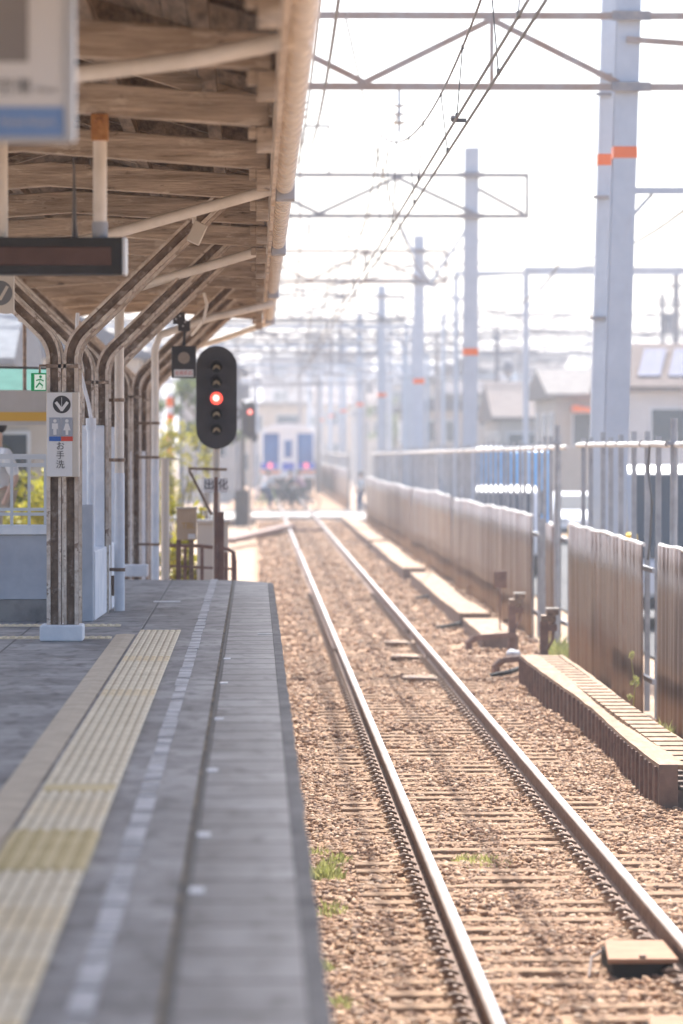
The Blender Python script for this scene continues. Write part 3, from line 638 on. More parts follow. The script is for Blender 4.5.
q2 = P(155, 345, 42.8)
pipe('drainpipe', [P(273, 304, 43.2), P(210, 318, 43.0), P(160, 335, 42.8), (q2.x, 42.8, q2.z - 0.05), (q2.x, 42.8, 2.3), (q2.x, 42.8, PZ - 1.0)], 0.042, 'cream drainpipe with white downpipe at the platform end', 2.42)
pipe('drainpipe', [P(273, 321, 52.3), P(225, 338, 52.3), P(178, 352, 52.3)], 0.04, 'short cream drainpipe at the far end of the canopy')

# ================================================================== SIGNS UNDER THE CANOPY
# upper left hanging sign, very near
Y = 12.0; a = P(-60, -80, Y); b = P(74.5, 141, Y); SW = M['sign_white']
t = thing('hanging_sign', (a.x, Y, b.z), 'large white hanging sign with grey panel and blue band at top left', 'sign')
MB().box(a.x, b.x - 0.012, Y, Y + 0.09, b.z + .012, 4.15).build('sign_body', SW, t, bevel=0.004)
MB().box(b.x - 0.03, b.x, Y - 0.012, Y + 0.10, b.z, 4.16).build('sign_frame', M['alu'], t, bevel=0.004)
MB().box(a.x, b.x - .03, Y - 0.012, Y + 0.10, b.z, b.z + 0.012).build('sign_frame', M['alu'], t)
c = P(28, 62, Y); MB().box(a.x + .01, c.x, Y - 0.004, Y - .0005, c.z, 4.14).build('picture_panel', M['ink_dark'], t)
c0 = P(0, 137, Y); c1 = P(64, 107, Y); MB().box(a.x + .01, c1.x, Y - 0.004, Y - .0005, c0.z, c1.z).build('blue_band', M['band_blue'], t)
c = P(14, 88, Y); text('lettering', '空港', 0.055, M['ink_soft'], t, (c.x, Y - 0.003, c.z))
c = P(46, 90, Y); text('lettering', 'Airport', 0.02, M['ink_soft'], t, (c.x, Y - 0.003, c.z))
c = P(28, 122, Y); text('lettering', 'Kansai Airport', 0.028, SW, t, (c.x, Y - 0.006, c.z))
m = MB()
for xx in (a.x + .05, b.x - .1): m.tube([(xx, Y + .045, 4.15), (xx, Y + .045, 4.45)], 0.015, 8)
m.build('hanger', M['alu'], t)
# LED departure display
Y = 20.5; a = P(-70, 238, Y); b = P(127, 275, Y)
t = thing('departure_display', (a.x, Y, b.z), 'unlit black LED display board hanging from a cream pole', 'display')
MB().box(a.x, b.x - 0.022, Y - 0.1, Y + 0.1, b.z, a.z).build('display_case', M['led_case'], t, bevel=0.008)
MB().box(b.x - 0.022, b.x, Y - 0.11, Y + 0.11, b.z - .004, a.z + .004).build('end_cap', M['alu'], t, bevel=0.008)
c0 = P(-60, 266, Y); c1 = P(112, 248, Y); MB().box(c0.x, c1.x, Y - 0.108, Y - 0.1005, c0.z, c1.z).build('led_screen', M['led_panel'], t, bevel=0.003)
MB().tube([P(100, 238, Y), P(100, 232, Y), P(100, 222, Y)], 0.042, 14).build('pole_socket', M['grey_paint'], t, smooth=True)
MB().tube([P(100, 224, Y), P(100, 140, Y), P(100, 128, Y)], 0.036, 14).build('hanging_pole', M['cream_pipe'], t, smooth=True)
p = P(100, 141, Y); m = MB(); m.box(p.x - 0.045, p.x + 0.045, Y - 0.075, Y + 0.03, p.z, p.z + 0.14); m.tube([(p.x, Y - 0.09, p.z + .1), (p.x, Y - .07, p.z + .1)], 0.016, 8); m.build('rusty_bracket', M['orange_rust'], t, bevel=0.004)
MB().tube([P(75, 240, Y), P(74.5, 225, Y), P(74, 168, Y), P(73, 158, Y)], [0.02, 0.012, 0.006, 0.006], 8).build('power_cable', M['wire'], t)
MB().tube([P(1, 240, Y), P(1, 190, Y), P(1, 128, Y)], 0.036, 14).build('hanging_pole', M['cream_pipe'], t, smooth=True)
# small sign at the left edge with a check-like arrow in a ring
Y = 25.5; a = P(-20, 273, Y); b = P(14, 313, Y)
t = thing('direction_sign', (b.x - .1, Y, b.z), 'small grey direction sign with arrow disc at the left edge', 'sign')
MB().box(a.x, b.x, Y, Y + 0.06, b.z, a.z).build('sign_body', M['sign_cream'], t, bevel=0.004)
c = P(0, 293, Y); MB().disc((c.x, c.z), 0.082, Y - 0.004, Y - .0005).build('arrow_disc', M['ink_soft'], t)
m = MB(); m.bar((c.x - .045, Y - .006, c.z + .005), (c.x + .005, Y - .006, c.z - .045), 0.005, 0.02); m.bar((c.x + .0, Y - .008, c.z - .045), (c.x + .05, Y - .008, c.z + .045), 0.005, 0.02); m.build('arrow', M['sign_cream'], t)
m = MB(); m.tube([(a.x + .05, Y + .03, a.z), (a.x + .05, Y + .03, 4.3)], 0.012, 8); m.build('hanger', M['alu'], t)
# restroom sign
Y = 28.62; a = P(46.5, 392, Y); b = P(72.5, 477, Y); xr = P(79, 400, Y).x
t = thing('restroom_sign', ((a.x + b.x) / 2, Y, b.z), 'white restroom sign box with down arrow on the first pillar', 'sign')
MB().box(a.x, xr, Y - 0.03, Y + 0.115, b.z, a.z).build('sign_box', M['sign_cream'], t, bevel=0.006)
MB().box(a.x + .006, b.x, Y - 0.034, Y - .0305, b.z + .006, a.z - .006).build('sign_face', M['sign_white'], t)
c = P(62, 404.5, Y); yf = Y - 0.035
MB().disc((c.x, c.z), 0.066, yf - 0.003, yf, 32).build('arrow_disc', M['ink'], t)
m = MB(); yy = yf - .005
m.bar((c.x, yy, c.z + .052), (c.x, yy, c.z - .035), 0.003, 0.02)
m.bar((c.x - .044, yy - .002, c.z + .018), (c.x + .003, yy - .002, c.z - .045), 0.003, 0.022); m.bar((c.x + .044, yy - .0035, c.z + .018), (c.x - .003, yy - .0035, c.z - .045), 0.003, 0.022)
m.build('arrow', M['sign_white'], t)
for px, mt_, wo in ((55.2, 'blue', 0), (67.2, 'red', 1)):
    c = P(px, 427, Y); m = MB(); m.box(c.x - .042, c.x + .042, yf - .003, yf, c.z - .07, c.z + .07); m.build('pictogram_panel', M['ink_grey'], t)
    m = MB(); m.box(c.x - .043, c.x + .043, yf - .004, yf, c.z - .105, c.z - .0705); m.build('colour_stripe', M[mt_], t)
    m = MB(); y2 = yf - .0035; m.disc((c.x, c.z + .045), 0.013, y2 - .002, y2, 16)
    if wo: m.prism([(c.x - .011, c.z + .027), (c.x + .011, c.z + .027), (c.x + .028, c.z - .025), (c.x + .01, c.z - .025), (c.x + .01, c.z - .058), (c.x - .01, c.z - .058), (c.x - .01, c.z - .025), (c.x - .028, c.z - .025)], 'y', y2 - .002, y2)
    else: m.prism([(c.x - .022, c.z + .027), (c.x + .022, c.z + .027), (c.x + .022, c.z - .015), (c.x + .012, c.z - .015), (c.x + .012, c.z - .058), (c.x - .012, c.z - .058), (c.x - .012, c.z - .015), (c.x - .022, c.z - .015)], 'y', y2 - .002, y2)
    m.build('pictogram', M['sign_white'], t)
for k, ch in enumerate('お手洗'):
    c = P(60.5, 446.5 + k * 9.2, Y); text('lettering', ch, 0.066, M['ink'], t, (c.x, yf - .001, c.z))
# exit sign
Y = 30.5; a = P(31, 373, Y); b = P(48.5, 391, Y)
t = thing('exit_sign', (b.x, Y, b.z), 'small green exit sign with running figure behind the restroom sign', 'sign')
MB().box(a.x, b.x, Y, Y + 0.05, b.z, a.z).build('sign_box', M['green'], t, bevel=0.003)
c0 = P(34.5, 389.8, Y); c1 = P(45.5, 374.5, Y); MB().box(c0.x, c1.x, Y - .004, Y - .0005, c0.z, c1.z).build('door_panel', M['exit_white'], t)
c = P(40, 382, Y); m = MB(); y2 = Y - .006
m.disc((c.x + .005, c.z + .042), 0.011, y2 - .002, y2, 12)
m.bar((c.x + .003, y2, c.z + .03), (c.x - .004, y2, c.z - .01), .003, .02); m.bar((c.x, y2 - .003, c.z + .022), (c.x + .03, y2 - .003, c.z + .008), .003, .009); m.bar((c.x, y2 - .003, c.z + .02), (c.x - .03, y2 - .003, c.z + .012), .003, .009)
m.bar((c.x - .004, y2 - .003, c.z - .008), (c.x + .022, y2 - .003, c.z - .03), .003, .011); m.bar((c.x + .022, y2 - .006, c.z - .03), (c.x + .015, y2 - .006, c.z - .055), .003, .01); m.bar((c.x - .004, y2 - .004, c.z - .008), (c.x - .032, y2 - .004, c.z - .045), .003, .011)
m.build('running_figure', M['green'], t)
m = MB(); m.tube([(b.x - .07, Y + .025, a.z), (b.x - .07, Y + .025, a.z + .06), (b.x + .0, Y + .025, a.z + .06)], 0.01, 6); m.build('bracket', M['clip'], t)
# beige lamp/speaker box on the fork
Y = 28.2; c = P(197, 233, Y); t = thing('speaker_box', (c.x, Y, c.z), 'small cream box speaker clamped below the canopy beams', 'speaker')
m = MB(); d = .062; ro = R(-24)
pts = [(c.x + x * math.cos(ro) - z * math.sin(ro), c.z + x * math.sin(ro) + z * math.cos(ro)) for x, z in ((-.05, -.08), (.05, -.08), (.05, .08), (-.05, .08))]
m.prism(pts, 'y', Y - .06, Y + .06); m.build('box_body', M['sign_cream'], t, bevel=0.008)
MB().tube([(c.x - .02, Y, c.z + .07), (c.x - .02, Y, 4.3)], 0.016, 8).build('hanger', M['cream_pipe'], t)

# stair parapet, railing and overhead beam at the left
t = thing('stair_parapet', (-2.6, 32.0, PZ), 'grey stairwell parapet with silver railing left of the first pillar', 'parapet')
MB().box(-5.5, -1.66, 32.0, 32.2, PZ + 0.18, PZ + 0.72).build('parapet_wall', M['grey_paint'], t, bevel=0.006)
MB().box(-5.5, -1.66, 31.98, 32.22, PZ, PZ + 0.178).build('plinth', M['plat_side'], t)
MB().box(-5.52, -1.655, 31.96, 32.24, PZ + 0.722, PZ + 0.80).build('coping', M['white_paint'], t, bevel=0.006)
for z, r in ((2.47, 0.022), (2.40, 0.016), (2.03, 0.013), (1.99, .013)): MB().bar((-5.4, 32.1, z), (-1.7, 32.1, z), r * 2, r * 2).build('rail_bar', M['alu'], t)
for k in range(26):
    x = -1.74 - k * 0.145; MB().box(x - (.022 if k % 3 == 0 else .012), x + (.022 if k % 3 == 0 else .012), 32.09, 32.11, PZ + 0.8, 2.49).build('baluster', M['alu'], t)
Y = 40.0; a = P(-120, 390, Y); b = P(50, 425, Y); c = P(50, 413, Y)
t = thing('overhead_beam', (-2.4, Y, b.z), 'beige hanging beam with amber stripe above the stair railing', 'beam')
MB().box(a.x, b.x + .12, Y, Y + 0.2, b.z, a.z).build('beam_box', M['beige_grey'], t)
z2 = P(50, 421, Y).z; z1 = P(50, 412, Y).z; MB().box(a.x, b.x + .12, Y - .004, Y - .0005, z2, z1).build('amber_stripe', M['amber_stripe'], t)
m = MB(); m.tube([(-2.4, Y + .1, a.z), (-2.4, Y + .1, 4.3)], .02, 8); m.tube([(-3.4, Y + .1, a.z), (-3.4, Y + .1, 4.3)], .02, 8); m.build('hanger', M['clip'], t)
m = MB(); m.tube([P(-60, 366, 39), P(52, 368.5, 39)], 0.014, 6); tag(m.build('conduit', M['wire']), 'thin dark conduit running level above the amber striped beam', 'conduit')

# ================================================================== SIGNALS AT THE PLATFORM END
def signal(cx, cz, Y, w, h, label, lit=2, asp=5, pole=None, grp=None, hood=True):
    t = thing('railway_signal', (cx, Y, cz - h / 2), label, 'signal', grp)
    r = w / 2; n = 16
    pl = [(cx + r * math.cos(math.pi * k / n), cz + h / 2 - r + r * math.sin(math.pi * k / n)) for k in range(n + 1)] + [(cx - r * math.cos(math.pi * k / n), cz - h / 2 + r - r * math.sin(math.pi * k / n)) for k in range(n + 1)]
    MB().prism(pl, 'y', Y, Y + 0.02).build('backplate', M['black'], t, bevel=0.004)
    MB().box(cx - r * .6, cx + r * .6, Y + 0.0205, Y + 0.2, cz - h / 2 + .12, cz + h / 2 - .12).build('lamp_case', M['black'], t)
    sp = h * 0.152; rl = 0.062 * h / 1.15
    for k in range(asp):
        z = cz + ((asp - 1) / 2 - k) * sp - 0.01
        if k == lit:
            MB().disc((cx, z), rl * 1.12, Y - 0.022, Y - .001, 20).build('lit_lamp', M['red_lamp'], t); MB().disc((cx - .004, z + .004), rl * .58, Y - 0.026, Y - .0225, 16).build('lamp_core', M['red_core'], t)
        else:
            MB().disc((cx, z), rl, Y - 0.012, Y - .001, 20).build('lamp_socket', M['dark_hole'], t)
            m = MB(); m.prism([(cx - rl * .7, z - rl * .55), (cx - rl * .1, z - rl * .1), (cx + rl * .1, z - rl * .1), (cx + rl * .7, z - rl * .55), (cx + rl * .5, z + rl * .2), (cx, z + rl * .45), (cx - rl * .5, z + rl * .2)], 'y', Y - .016, Y - .0125); m.build('lamp_lens', M['lens'], t)
        if hood:
            m = MB(); N = 12; R1, R2 = rl * 1.35, rl * 1.25; a0, a1 = R(-5), R(185)
            ys = [Y - 0.0005, Y - 0.15]; vs = []; 
            for yv, sc in zip(ys, (1, 1)):
                for k2 in range(N + 1):
                    an = a0 + (a1 - a0) * k2 / N; vs.append((cx + R1 * math.cos(an), yv, z + R1 * math.sin(an)))
                for k2 in range(N + 1):
                    an = a1 + (a0 - a1) * k2 / N; vs.append((cx + R2 * math.cos(an), yv, z + R2 * math.sin(an)))
            n2 = 2 * N + 2
            m.add(vs, [(j, (j + 1) % n2, (j + 1) % n2 + n2, j + n2) for j in range(n2)] + [tuple(range(n2))[::-1], tuple(range(n2, 2 * n2))]); m.build('lamp_hood', M['black'], t)
    if pole: MB().tube([(cx, Y + .1, pole), (cx, Y + .1, cz - h / 2 + .15)], 0.042, 12).build('signal_pole', M['sign_cream'], t, smooth=True)
    return t
Y = 43.8; c = P(216.5, 397.5, Y)
t = signal(c.x, c.z, Y, 0.465, 1.175, 'tall black five lamp signal with the middle lamp lit red', pole=-0.3)
a = P(203.5, 478, Y); b = P(227.5, 492.5, Y); MB().box(a.x, b.x, Y - 0.03, Y - 0.015, b.z, a.z).build('number_plate', M['sign_white'], t)
text('lettering', '出 化', 0.125, M['ink'], t, (c.x - .005, Y - .032, (a.z + b.z) / 2))
m = MB(); p0 = P(188, 468.5, Y); p1 = P(227, 469.5, Y); m.bar(p0, p1, 0.05, 0.03); m.bar(P(189, 470, Y), P(212, 515, Y), 0.03, 0.03); m.build('ladder_bracket', M['clip'], t)
# small repeater hanging from the canopy
Y = 41.0; a = P(171.5, 346, Y); b = P(196, 378, Y); cx = (a.x + b.x) / 2
t = thing('repeater_signal', (cx, Y, b.z), 'small black hanging repeater lamp box with white label plate', 'signal')
MB().box(a.x, b.x, Y, Y + 0.12, b.z, a.z).build('case', M['black'], t, bevel=0.01)
c = P(184, 358, Y); MB().disc((c.x, c.z), 0.078, Y - .03, Y - .001, 24).build('lamp_rim', M['black'], t); MB().disc((c.x, c.z), 0.064, Y - .034, Y - .0305, 24).build('lamp_glass', mat('repeater_glass', (0.24, 0.19, 0.16), (.3, .25, .2), 0.25, scale=30), t)
a2 = P(174, 369.5, Y); b2_ = P(193.3, 377, Y); MB().box(a2.x, b2_.x, Y - .008, Y - .001, b2_.z, a2.z).build('label_plate', M['sign_white'], t)
text('lettering', '出発反応', 0.047, M['red'], t, ((a2.x + b2_.x) / 2, Y - .0085, (a2.z + b2_.z) / 2))
m = MB(); m.bar(P(184, 346, Y + .05), P(185, 320, Y + .05), .03, .05); m.box(P(178, 330, Y).x, P(190, 330, Y).x, Y, Y + .05, P(0, 331, Y).z, P(0, 321, Y).z); m.box(P(173, 330, Y).x, P(185, 330, Y).x, Y - .006, Y + .04, P(0, 324, Y).z, P(0, 312, Y).z); m.build('hanger_bracket', M['black'], t)
m = MB()
for px, py in ((176, 319), (180, 316), (183, 326), (185, 322)): q_ = P(px, py, Y - .012); m.disc((q_.x, q_.z), .011, Y - .014, Y - .0065, 8)
m.build('bolt', M['alu'], t)
m = MB(); m.tube([P(204, 293, 40), P(207, 305, 40), P(203, 322, 40), P(192, 335, 40.5)], .016, 8); tag(m.build('cable_loop', M['cream_pipe'], smooth=True), 'pale cable loop hanging from the fork above the signals', 'cable')

# brown post, box on legs, railing below the platform end
Y = 43.45
m = MB(); a = P(214, 477, Y); b = P(222, 520, Y); m.box(a.x, P(218, 500, Y).x, Y - .04, Y + .06, -0.3, a.z); m.box(P(218, 500, Y).x + .001, P(224, 540, Y).x, Y - .02, Y + .04, -0.3, P(220, 512, Y).z)
tag(m.build('steel_post', M['rust_red'], bevel=0.006), 'dark brown steel post standing just before the signal pole', 'post')
Y = 44.2; a = P(176.5, 509, Y); b = P(196.5, 540, Y)
t = thing('relay_box', ((a.x + b.x) / 2, Y, -0.3), 'beige relay box with gold letters on two brown legs', 'box')
MB().box(a.x, b.x, Y, Y + .25, b.z, a.z).build('box_body', M['beige_box'], t, bevel=0.008); MB().box(a.x - .012, b.x + .012, Y - .015, Y + .27, a.z + .001, a.z + .02).build('lid', M['sign_cream'], t)
text('lettering', 'TBL', 0.095, M['gold'], t, ((a.x + b.x) / 2 + .02, Y - .002, P(0, 526, Y).z))
a3 = P(188, 538, Y); MB().box(a3.x, b.x - .012, Y - .005, Y - .0005, P(0, 539, Y).z, P(0, 534, Y).z).build('label_plate', M['sign_white'], t)
for px in (178, 191): q_ = P(px, 545, Y); MB().box(q_.x - .025, q_.x + .03, Y + .1, Y + .16, -0.3, b.z - .001).build('leg', M['rust_red'] if px < 185 else M['clip'], t)
Y = 46.0; t = thing('brown_railing', (P(205, 560, Y).x, Y, -0.3), 'low rusty brown railing beyond the platform end', 'railing')
m = MB(); m.tube([P(168, 545.5, Y), P(200, 546, Y), P(228, 549, Y), P(234, 553, Y), P(235, 562, Y), P(235, 600, Y)], 0.022, 8); m.build('top_rail', M['rust_red'], t, smooth=True)
MB().tube([P(168, 566, Y), P(235, 569, Y)], 0.015, 8).build('mid_rail', M['rust_red'], t)
for px in (168, 185, 202, 226, 233): q_ = P(px, 560, Y); MB().box(q_.x - .02, q_.x + .02, Y - .02, Y + .02, -.34, P(px, 547 if px < 220 else 552, Y).z).build('baluster', M['rust_red'], t)
Y = 48; m = MB(); a = P(197, 520, Y); b = P(228, 580, Y); m.box(a.x, b.x, Y, Y + .6, -.34, a.z - .05); m.box(a.x - .03, b.x + .03, Y - .03, Y + .63, a.z - .049, a.z)
tag(m.build('equipment_cabinet', M['sign_cream'], bevel=0.01), 'pale trackside cabinet behind the relay box and railing', 'cabinet')
m = MB(); q_ = P(165, 500, 45.5); m.tube([(q_.x, 45.5, -.34), (q_.x, 45.5, P(0, 458, 45.5).z)], 0.05, 10); m.bar(P(158, 459, 45.5), P(178, 459, 45.5), .03, .02)
tag(m.build('pale_post', M['sign_cream'], smooth=True), 'pale grey post behind the second downpipe', 'post')
Y = 105; q_ = P(170, 440, Y); t = thing('striped_pole', (q_.x, Y, -.34), 'orange and white striped pole behind the last pillar', 'pole')
MB().tube([(q_.x, Y, -.34), (q_.x, Y, P(0, 393, Y).z)], .09, 10).build('pole', M['white_paint'], t, smooth=True)
for k in range(4): MB().tube([(q_.x, Y, 2.3 + k * .45), (q_.x, Y, 2.55 + k * .45)], .098, 10).build('stripe', M['orange'], t, smooth=True)
# far signals
signal(P(250, 420, 120).x, P(250, 420, 120).z, 120, 0.36, 1.15, 'distant dark signal with red lamp left of the train', lit=0, asp=4, pole=-.3, hood=False)

# ================================================================== RIGHT SIDE: troughs, fence, posts
def trough(y0, y1, xa, xb, zt, label, grate=False, bulge=0.0, zb=-0.24):
    t = thing('cable_trough', ((xa + xb) / 2, (y0 + y1) / 2, zb), label, 'cable trough', 'cable troughs along the fence')
    n = 24; ys = [y0 + (y1 - y0) * k / n for k in range(n + 1)]
    dx = [bulge * math.exp(-((k / n - 0.45) / 0.22) ** 2) + random.uniform(-.006, .006) for k in range(n + 1)]
    dz = [-0.05 * (bulge > 0) * math.exp(-((k / n - 0.4) / 0.25) ** 2) + random.uniform(-.004, .004) for k in range(n + 1)]
    def strip(m, xl, xr, th):
        for k in range(n):
            a, b = k, k + 1
            vs = [(xl(a), ys[a], zt + dz[a] - th), (xr(a), ys[a], zt + dz[a] - th), (xr(b), ys[b], zt + dz[b] - th), (xl(b), ys[b], zt + dz[b] - th),
                  (xl(a), ys[a], zt + dz[a]), (xr(a), ys[a], zt + dz[a]), (xr(b), ys[b], zt + dz[b]), (xl(b), ys[b], zt + dz[b])]
            fs = [(0, 3, 2, 1), (4, 5, 6, 7), (1, 2, 6, 5), (3, 0, 4, 7)]
            if k == 0: fs.append((0, 1, 5, 4))
            if k == n - 1: fs.append((2, 3, 7, 6))
            m.add(vs, fs)
    mid = xa + (xb - xa) * 0.42
    m = MB()
    if grate:
        strip(m, lambda k: xa + dx[k], lambda k: mid + dx[k] * .5, 0.03); strip(m, lambda k: xb - 0.05, lambda k: xb, 0.03)
    else: strip(m, lambda k: xa + dx[k], lambda k: xb, 0.03)
    m.build('lid', M['tan_trough'], t)
    if grate:
        m = MB(); y = y0 + .1
        while y < y1 - .05: m.box(mid - .01, xb - .03, y, y + .34, zt - .06, zt - .012); y += .48
        g_ = m.build('grating', M['tan_trough'], t); g_['kind'] = 'stuff'
        MB().box(mid - .02, xb, y0 + .03, y1 - .03, zb + .01, zt - .2).build('trough_floor', M['trough_side'], t)
    m = MB(); strip_z = []
    for k in range(n):
        a, b = k, k + 1
        m.add([(xa + .012 + dx[a], ys[a] + .02, zb), (xa + .012 + dx[b], ys[b], zb), (xa + .012 + dx[b], ys[b], zt - .031 + dz[b]), (xa + .012 + dx[a], ys[a] + .02, zt - .031 + dz[a])], [(0, 1, 2, 3)])
    m.add([(xb - .01, y0, zb), (xb - .01, y1, zb), (xb - .01, y1, zt - .031), (xb - .01, y0, zt - .031)], [(0, 3, 2, 1)])
    if grate: m.box(xa, xa + .045, y0 + .0, y0 + .03, zb, zt - .032); m.box(xa + .14, xb, y0 + .06, y0 + .08, zb, zt - .2)
    else: m.box(xa + .02, xb - .02, y0 + .005, y0 + .025, zb, zt - .032)
    m.build('side_wall', M['trough_side'], t)
    if grate:
        y = y0 + .25
        while y < y1:
            m = MB()
            k = (y - y0) / (y1 - y0) * n; i = min(int(k), n - 1); f = k - i; d = dx[i] * (1 - f) + dx[i + 1] * f; e = dz[i] * (1 - f) + dz[i + 1] * f
            m.box(xa + d - .012, xa + d + .011, y, y + .05, zb, zt + e - .032); y += .38; m.build('side_rib', M['rust_red'], t)
        MB().box(xa - .003, xa + .14, y0 - .012, y0 - .0005, zb - .02, zt - .0).build('end_plate', M['trough_side'], t, bevel=.004)
    return t
trough(28.7, 43.8, 3.03, 3.52, 0.17, 'near tan grated cable trough with dark ribbed side', True, 0.10)
trough(51.5, 56.4, 3.05, 3.55, 0.03, 'low tan cable trough just before the lever stands')
trough(57.2, 75.6, 3.05, 3.5, 0.08, 'long tan cable trough behind the small brown plate', bulge=.03)
trough(78.5, 100, 3.02, 3.5, 0.08, 'third tan cable trough along the fence beyond a gap', bulge=.03)
trough(103, 117, 3.05, 3.5, 0.06, 'fourth short tan cable trough farther along the fence')
trough(119, 138, 3.1, 3.6, 0.04, 'farthest pale cable trough near the level crossing')

FX = 4.0
def panel(y0, y1, label, x=FX, x2=None, zt=1.57):
    x2 = x if x2 is None else x2
    n = int((y1 - y0) / 0.045); n = min(n, 900); vs = []; fs = []
    lean = random.uniform(-.02, .02)
    per = 0.26 if y1 < 60 else 0.36
    rows = [(-0.3, 0), (0.5, 0), (1.1, 0), (zt, 0)]; nr = len(rows)
    for k in range(n + 1):
        y = y0 + (y1 - y0) * k / n; xb = x + (x2 - x) * k / n
        ph = (y / per) % 1.0; tr = .5 - .5 * math.cos(2 * math.pi * ph); tr = tr * tr * (3 - 2 * tr)
        wav = 0.03 * math.sin(y * .9) + 0.016 * math.sin(y * 2.3 + 1) + .012 * math.sin(y * 5.1)
        step = 0.03 * ((int(y / 2.4) * 7919) % 5) / 5
        for z, _ in rows:
            vs.append((xb + 0.030 * tr + wav + lean * z, y, z - (step if z == zt else 0)))
    for k in range(n):
        for r_ in range(nr - 1): a = k * nr + r_; fs.append((a, a + 1, a + nr + 1, a + nr))
    m = MB(); m.add(vs, fs); t = thing('corrugated_fence', ((x + x2) / 2, (y0 + y1) / 2, -.3), label, 'fence', 'corrugated fence sections')
    caps = []
    for k in range(0, n + 1, 4):
        y = y0 + (y1 - y0) * k / n; st_ = 0.03 * ((int(y / 2.4) * 7919) % 5) / 5
        caps.append((x + (x2 - x) * k / n + .022 + 0.02 * math.sin(y * .9) + lean * zt, y, zt - st_ + .004 + .006 * math.sin(y * 3.3)))
    MB().tube(caps, .022, 6).build('lit_top_edge', M['cable_white'], t, smooth=True)  # pale tube added to give the sheet a sunlit top edge
    o = m.build('sheet', M['fence'], t); o.data.polygons.foreach_set('use_smooth', [True] * len(o.data.polygons)); s_ = o.modifiers.new('solid', 'SOLIDIFY'); s_.thickness = 0.012; s_.offset = 1
    m = MB()
    for z in (0.1, 1.25): m.box(max(x, x2) + .09, max(x, x2) + .13, y0 + .05, y1 - .05, z, z + .05)
    y = y0 + .2
    while y < y1: m.box(max(x, x2) + .135, max(x, x2) + .18, y, y + .05, -.3, zt - .05); y += 1.8
    m.build('fence_frame', M['post_grey'], t)
panel(25, 38.3, 'brown corrugated fence section at the right edge')
panel(39.4, 48.8, 'brown corrugated fence section right of the gap, behind the grated trough')
panel(52.3, 53.9, 'narrow corrugated fence strip standing alone in the gap', FX + .05, FX + .15, 1.50)
panel(55.4, 66.4, 'brown corrugated fence section behind the lever stands', zt=1.56)
panel(66.6, 77.6, 'corrugated fence section just beyond the one behind the lever stands', FX + .03, FX - .02, 1.52)
panel(78.7, 88.2, 'corrugated fence section beyond the narrow gap past the brown plate', FX, FX + .04, 1.55)
panel(88.5, 97, 'grey brown corrugated fence section before the far gap', FX + .05, FX, 1.50)
panel(97.9, 112, 'corrugated fence section just past the far gap', FX, FX + .03, 1.49)
panel(112.4, 125, 'second last corrugated fence section before the level crossing', FX + .04, FX, 1.46)
panel(125.5, 138, 'farthest corrugated fence section before the level crossing', FX, FX + .04, 1.48)
panel(169, 205, 'hazy corrugated fence section just beyond the level crossing')
panel(205.5, 300, 'hazy corrugated fence section receding past the train')

def post_row(ys, cab, label, zc):
    t = thing('post_and_cable_fence', (FX + .2, ys[0], -.3), label, 'fence', 'steel post rows behind the corrugated fence')
    for y in ys:
        x = FX + .22 + random.uniform(-.03, .03); h = zc(y) + random.uniform(.06, .16); th = random.uniform(-.012, .012)
        m = MB(); w_ = .028
        m.prism([(x - w_, y - w_), (x + w_, y - w_), (x + w_, y - w_ + .008), (x - w_ + .008, y - w_ + .008), (x - w_ + .008, y + w_), (x - w_, y + w_)], 'z', -.3, h)
        m.build('post', M['post_grey'], t)
    pts = []; yy = cab[0]
    while yy <= cab[1] + .01:
        pts.append((FX + .17 + .008 * math.sin(yy * 2), yy, zc(yy) + .004 * math.sin(yy * 4.5) - .012 * abs(math.sin(yy * 2.2)))); yy += .25
    MB().tube(pts, .032, 8).build('wrapped_cable', M['cable_white'], t, smooth=True)
    m = MB()
    for y in ys: m.tube([(FX + .17, y - .008, zc(y)), (FX + .17, y + .012, zc(y))], .038, 8)
    m.build('cable_tie', M['wire'], t)
post_row([36.0 + 1.33 * i for i in range(11)], (30, 49.6), 'near steel posts carrying a white wrapped cable above the fence', lambda y: 2.585)
post_row([53.0 + 1.38 * i for i in range(61)], (51.3, 137), 'long far row of steel posts with white wrapped cable', lambda y: 2.55 - (y - 53) * .0028)
post_row([170 + 2.5 * i for i in range(40)], (169, 270), 'hazy row of steel posts beyond the level crossing', lambda y: 2.2)
for px, py0, Y, lab in ((556, 425, 51.5, 'tall grey steel post in the fence gap'), (672, 418, 38.0, 'tall thin dark steel pole rising over the near cable')):
    q_ = P(px, 480, Y); m = MB(); m.tube([(q_.x, Y, -.3), (q_.x + .02, Y, P(0, py0, Y).z)], .035, 8); m.box(q_.x - .05, q_.x + .05, Y - .05, Y + .05, P(0, 445, Y).z, P(0, 441, Y).z)
    tag(m.build('steel_pole', M['post_grey']), lab, 'pole')
m = MB(); m.tube([P(650, 444, 40.2), P(648, 470, 40.2), P(652, 500, 40.0), P(650, 540, 40), P(648, 560, 40)], .012, 6); tag(m.build('loose_wire', M['wire']), 'loose dark wire hanging down from the near white cable', 'wire')
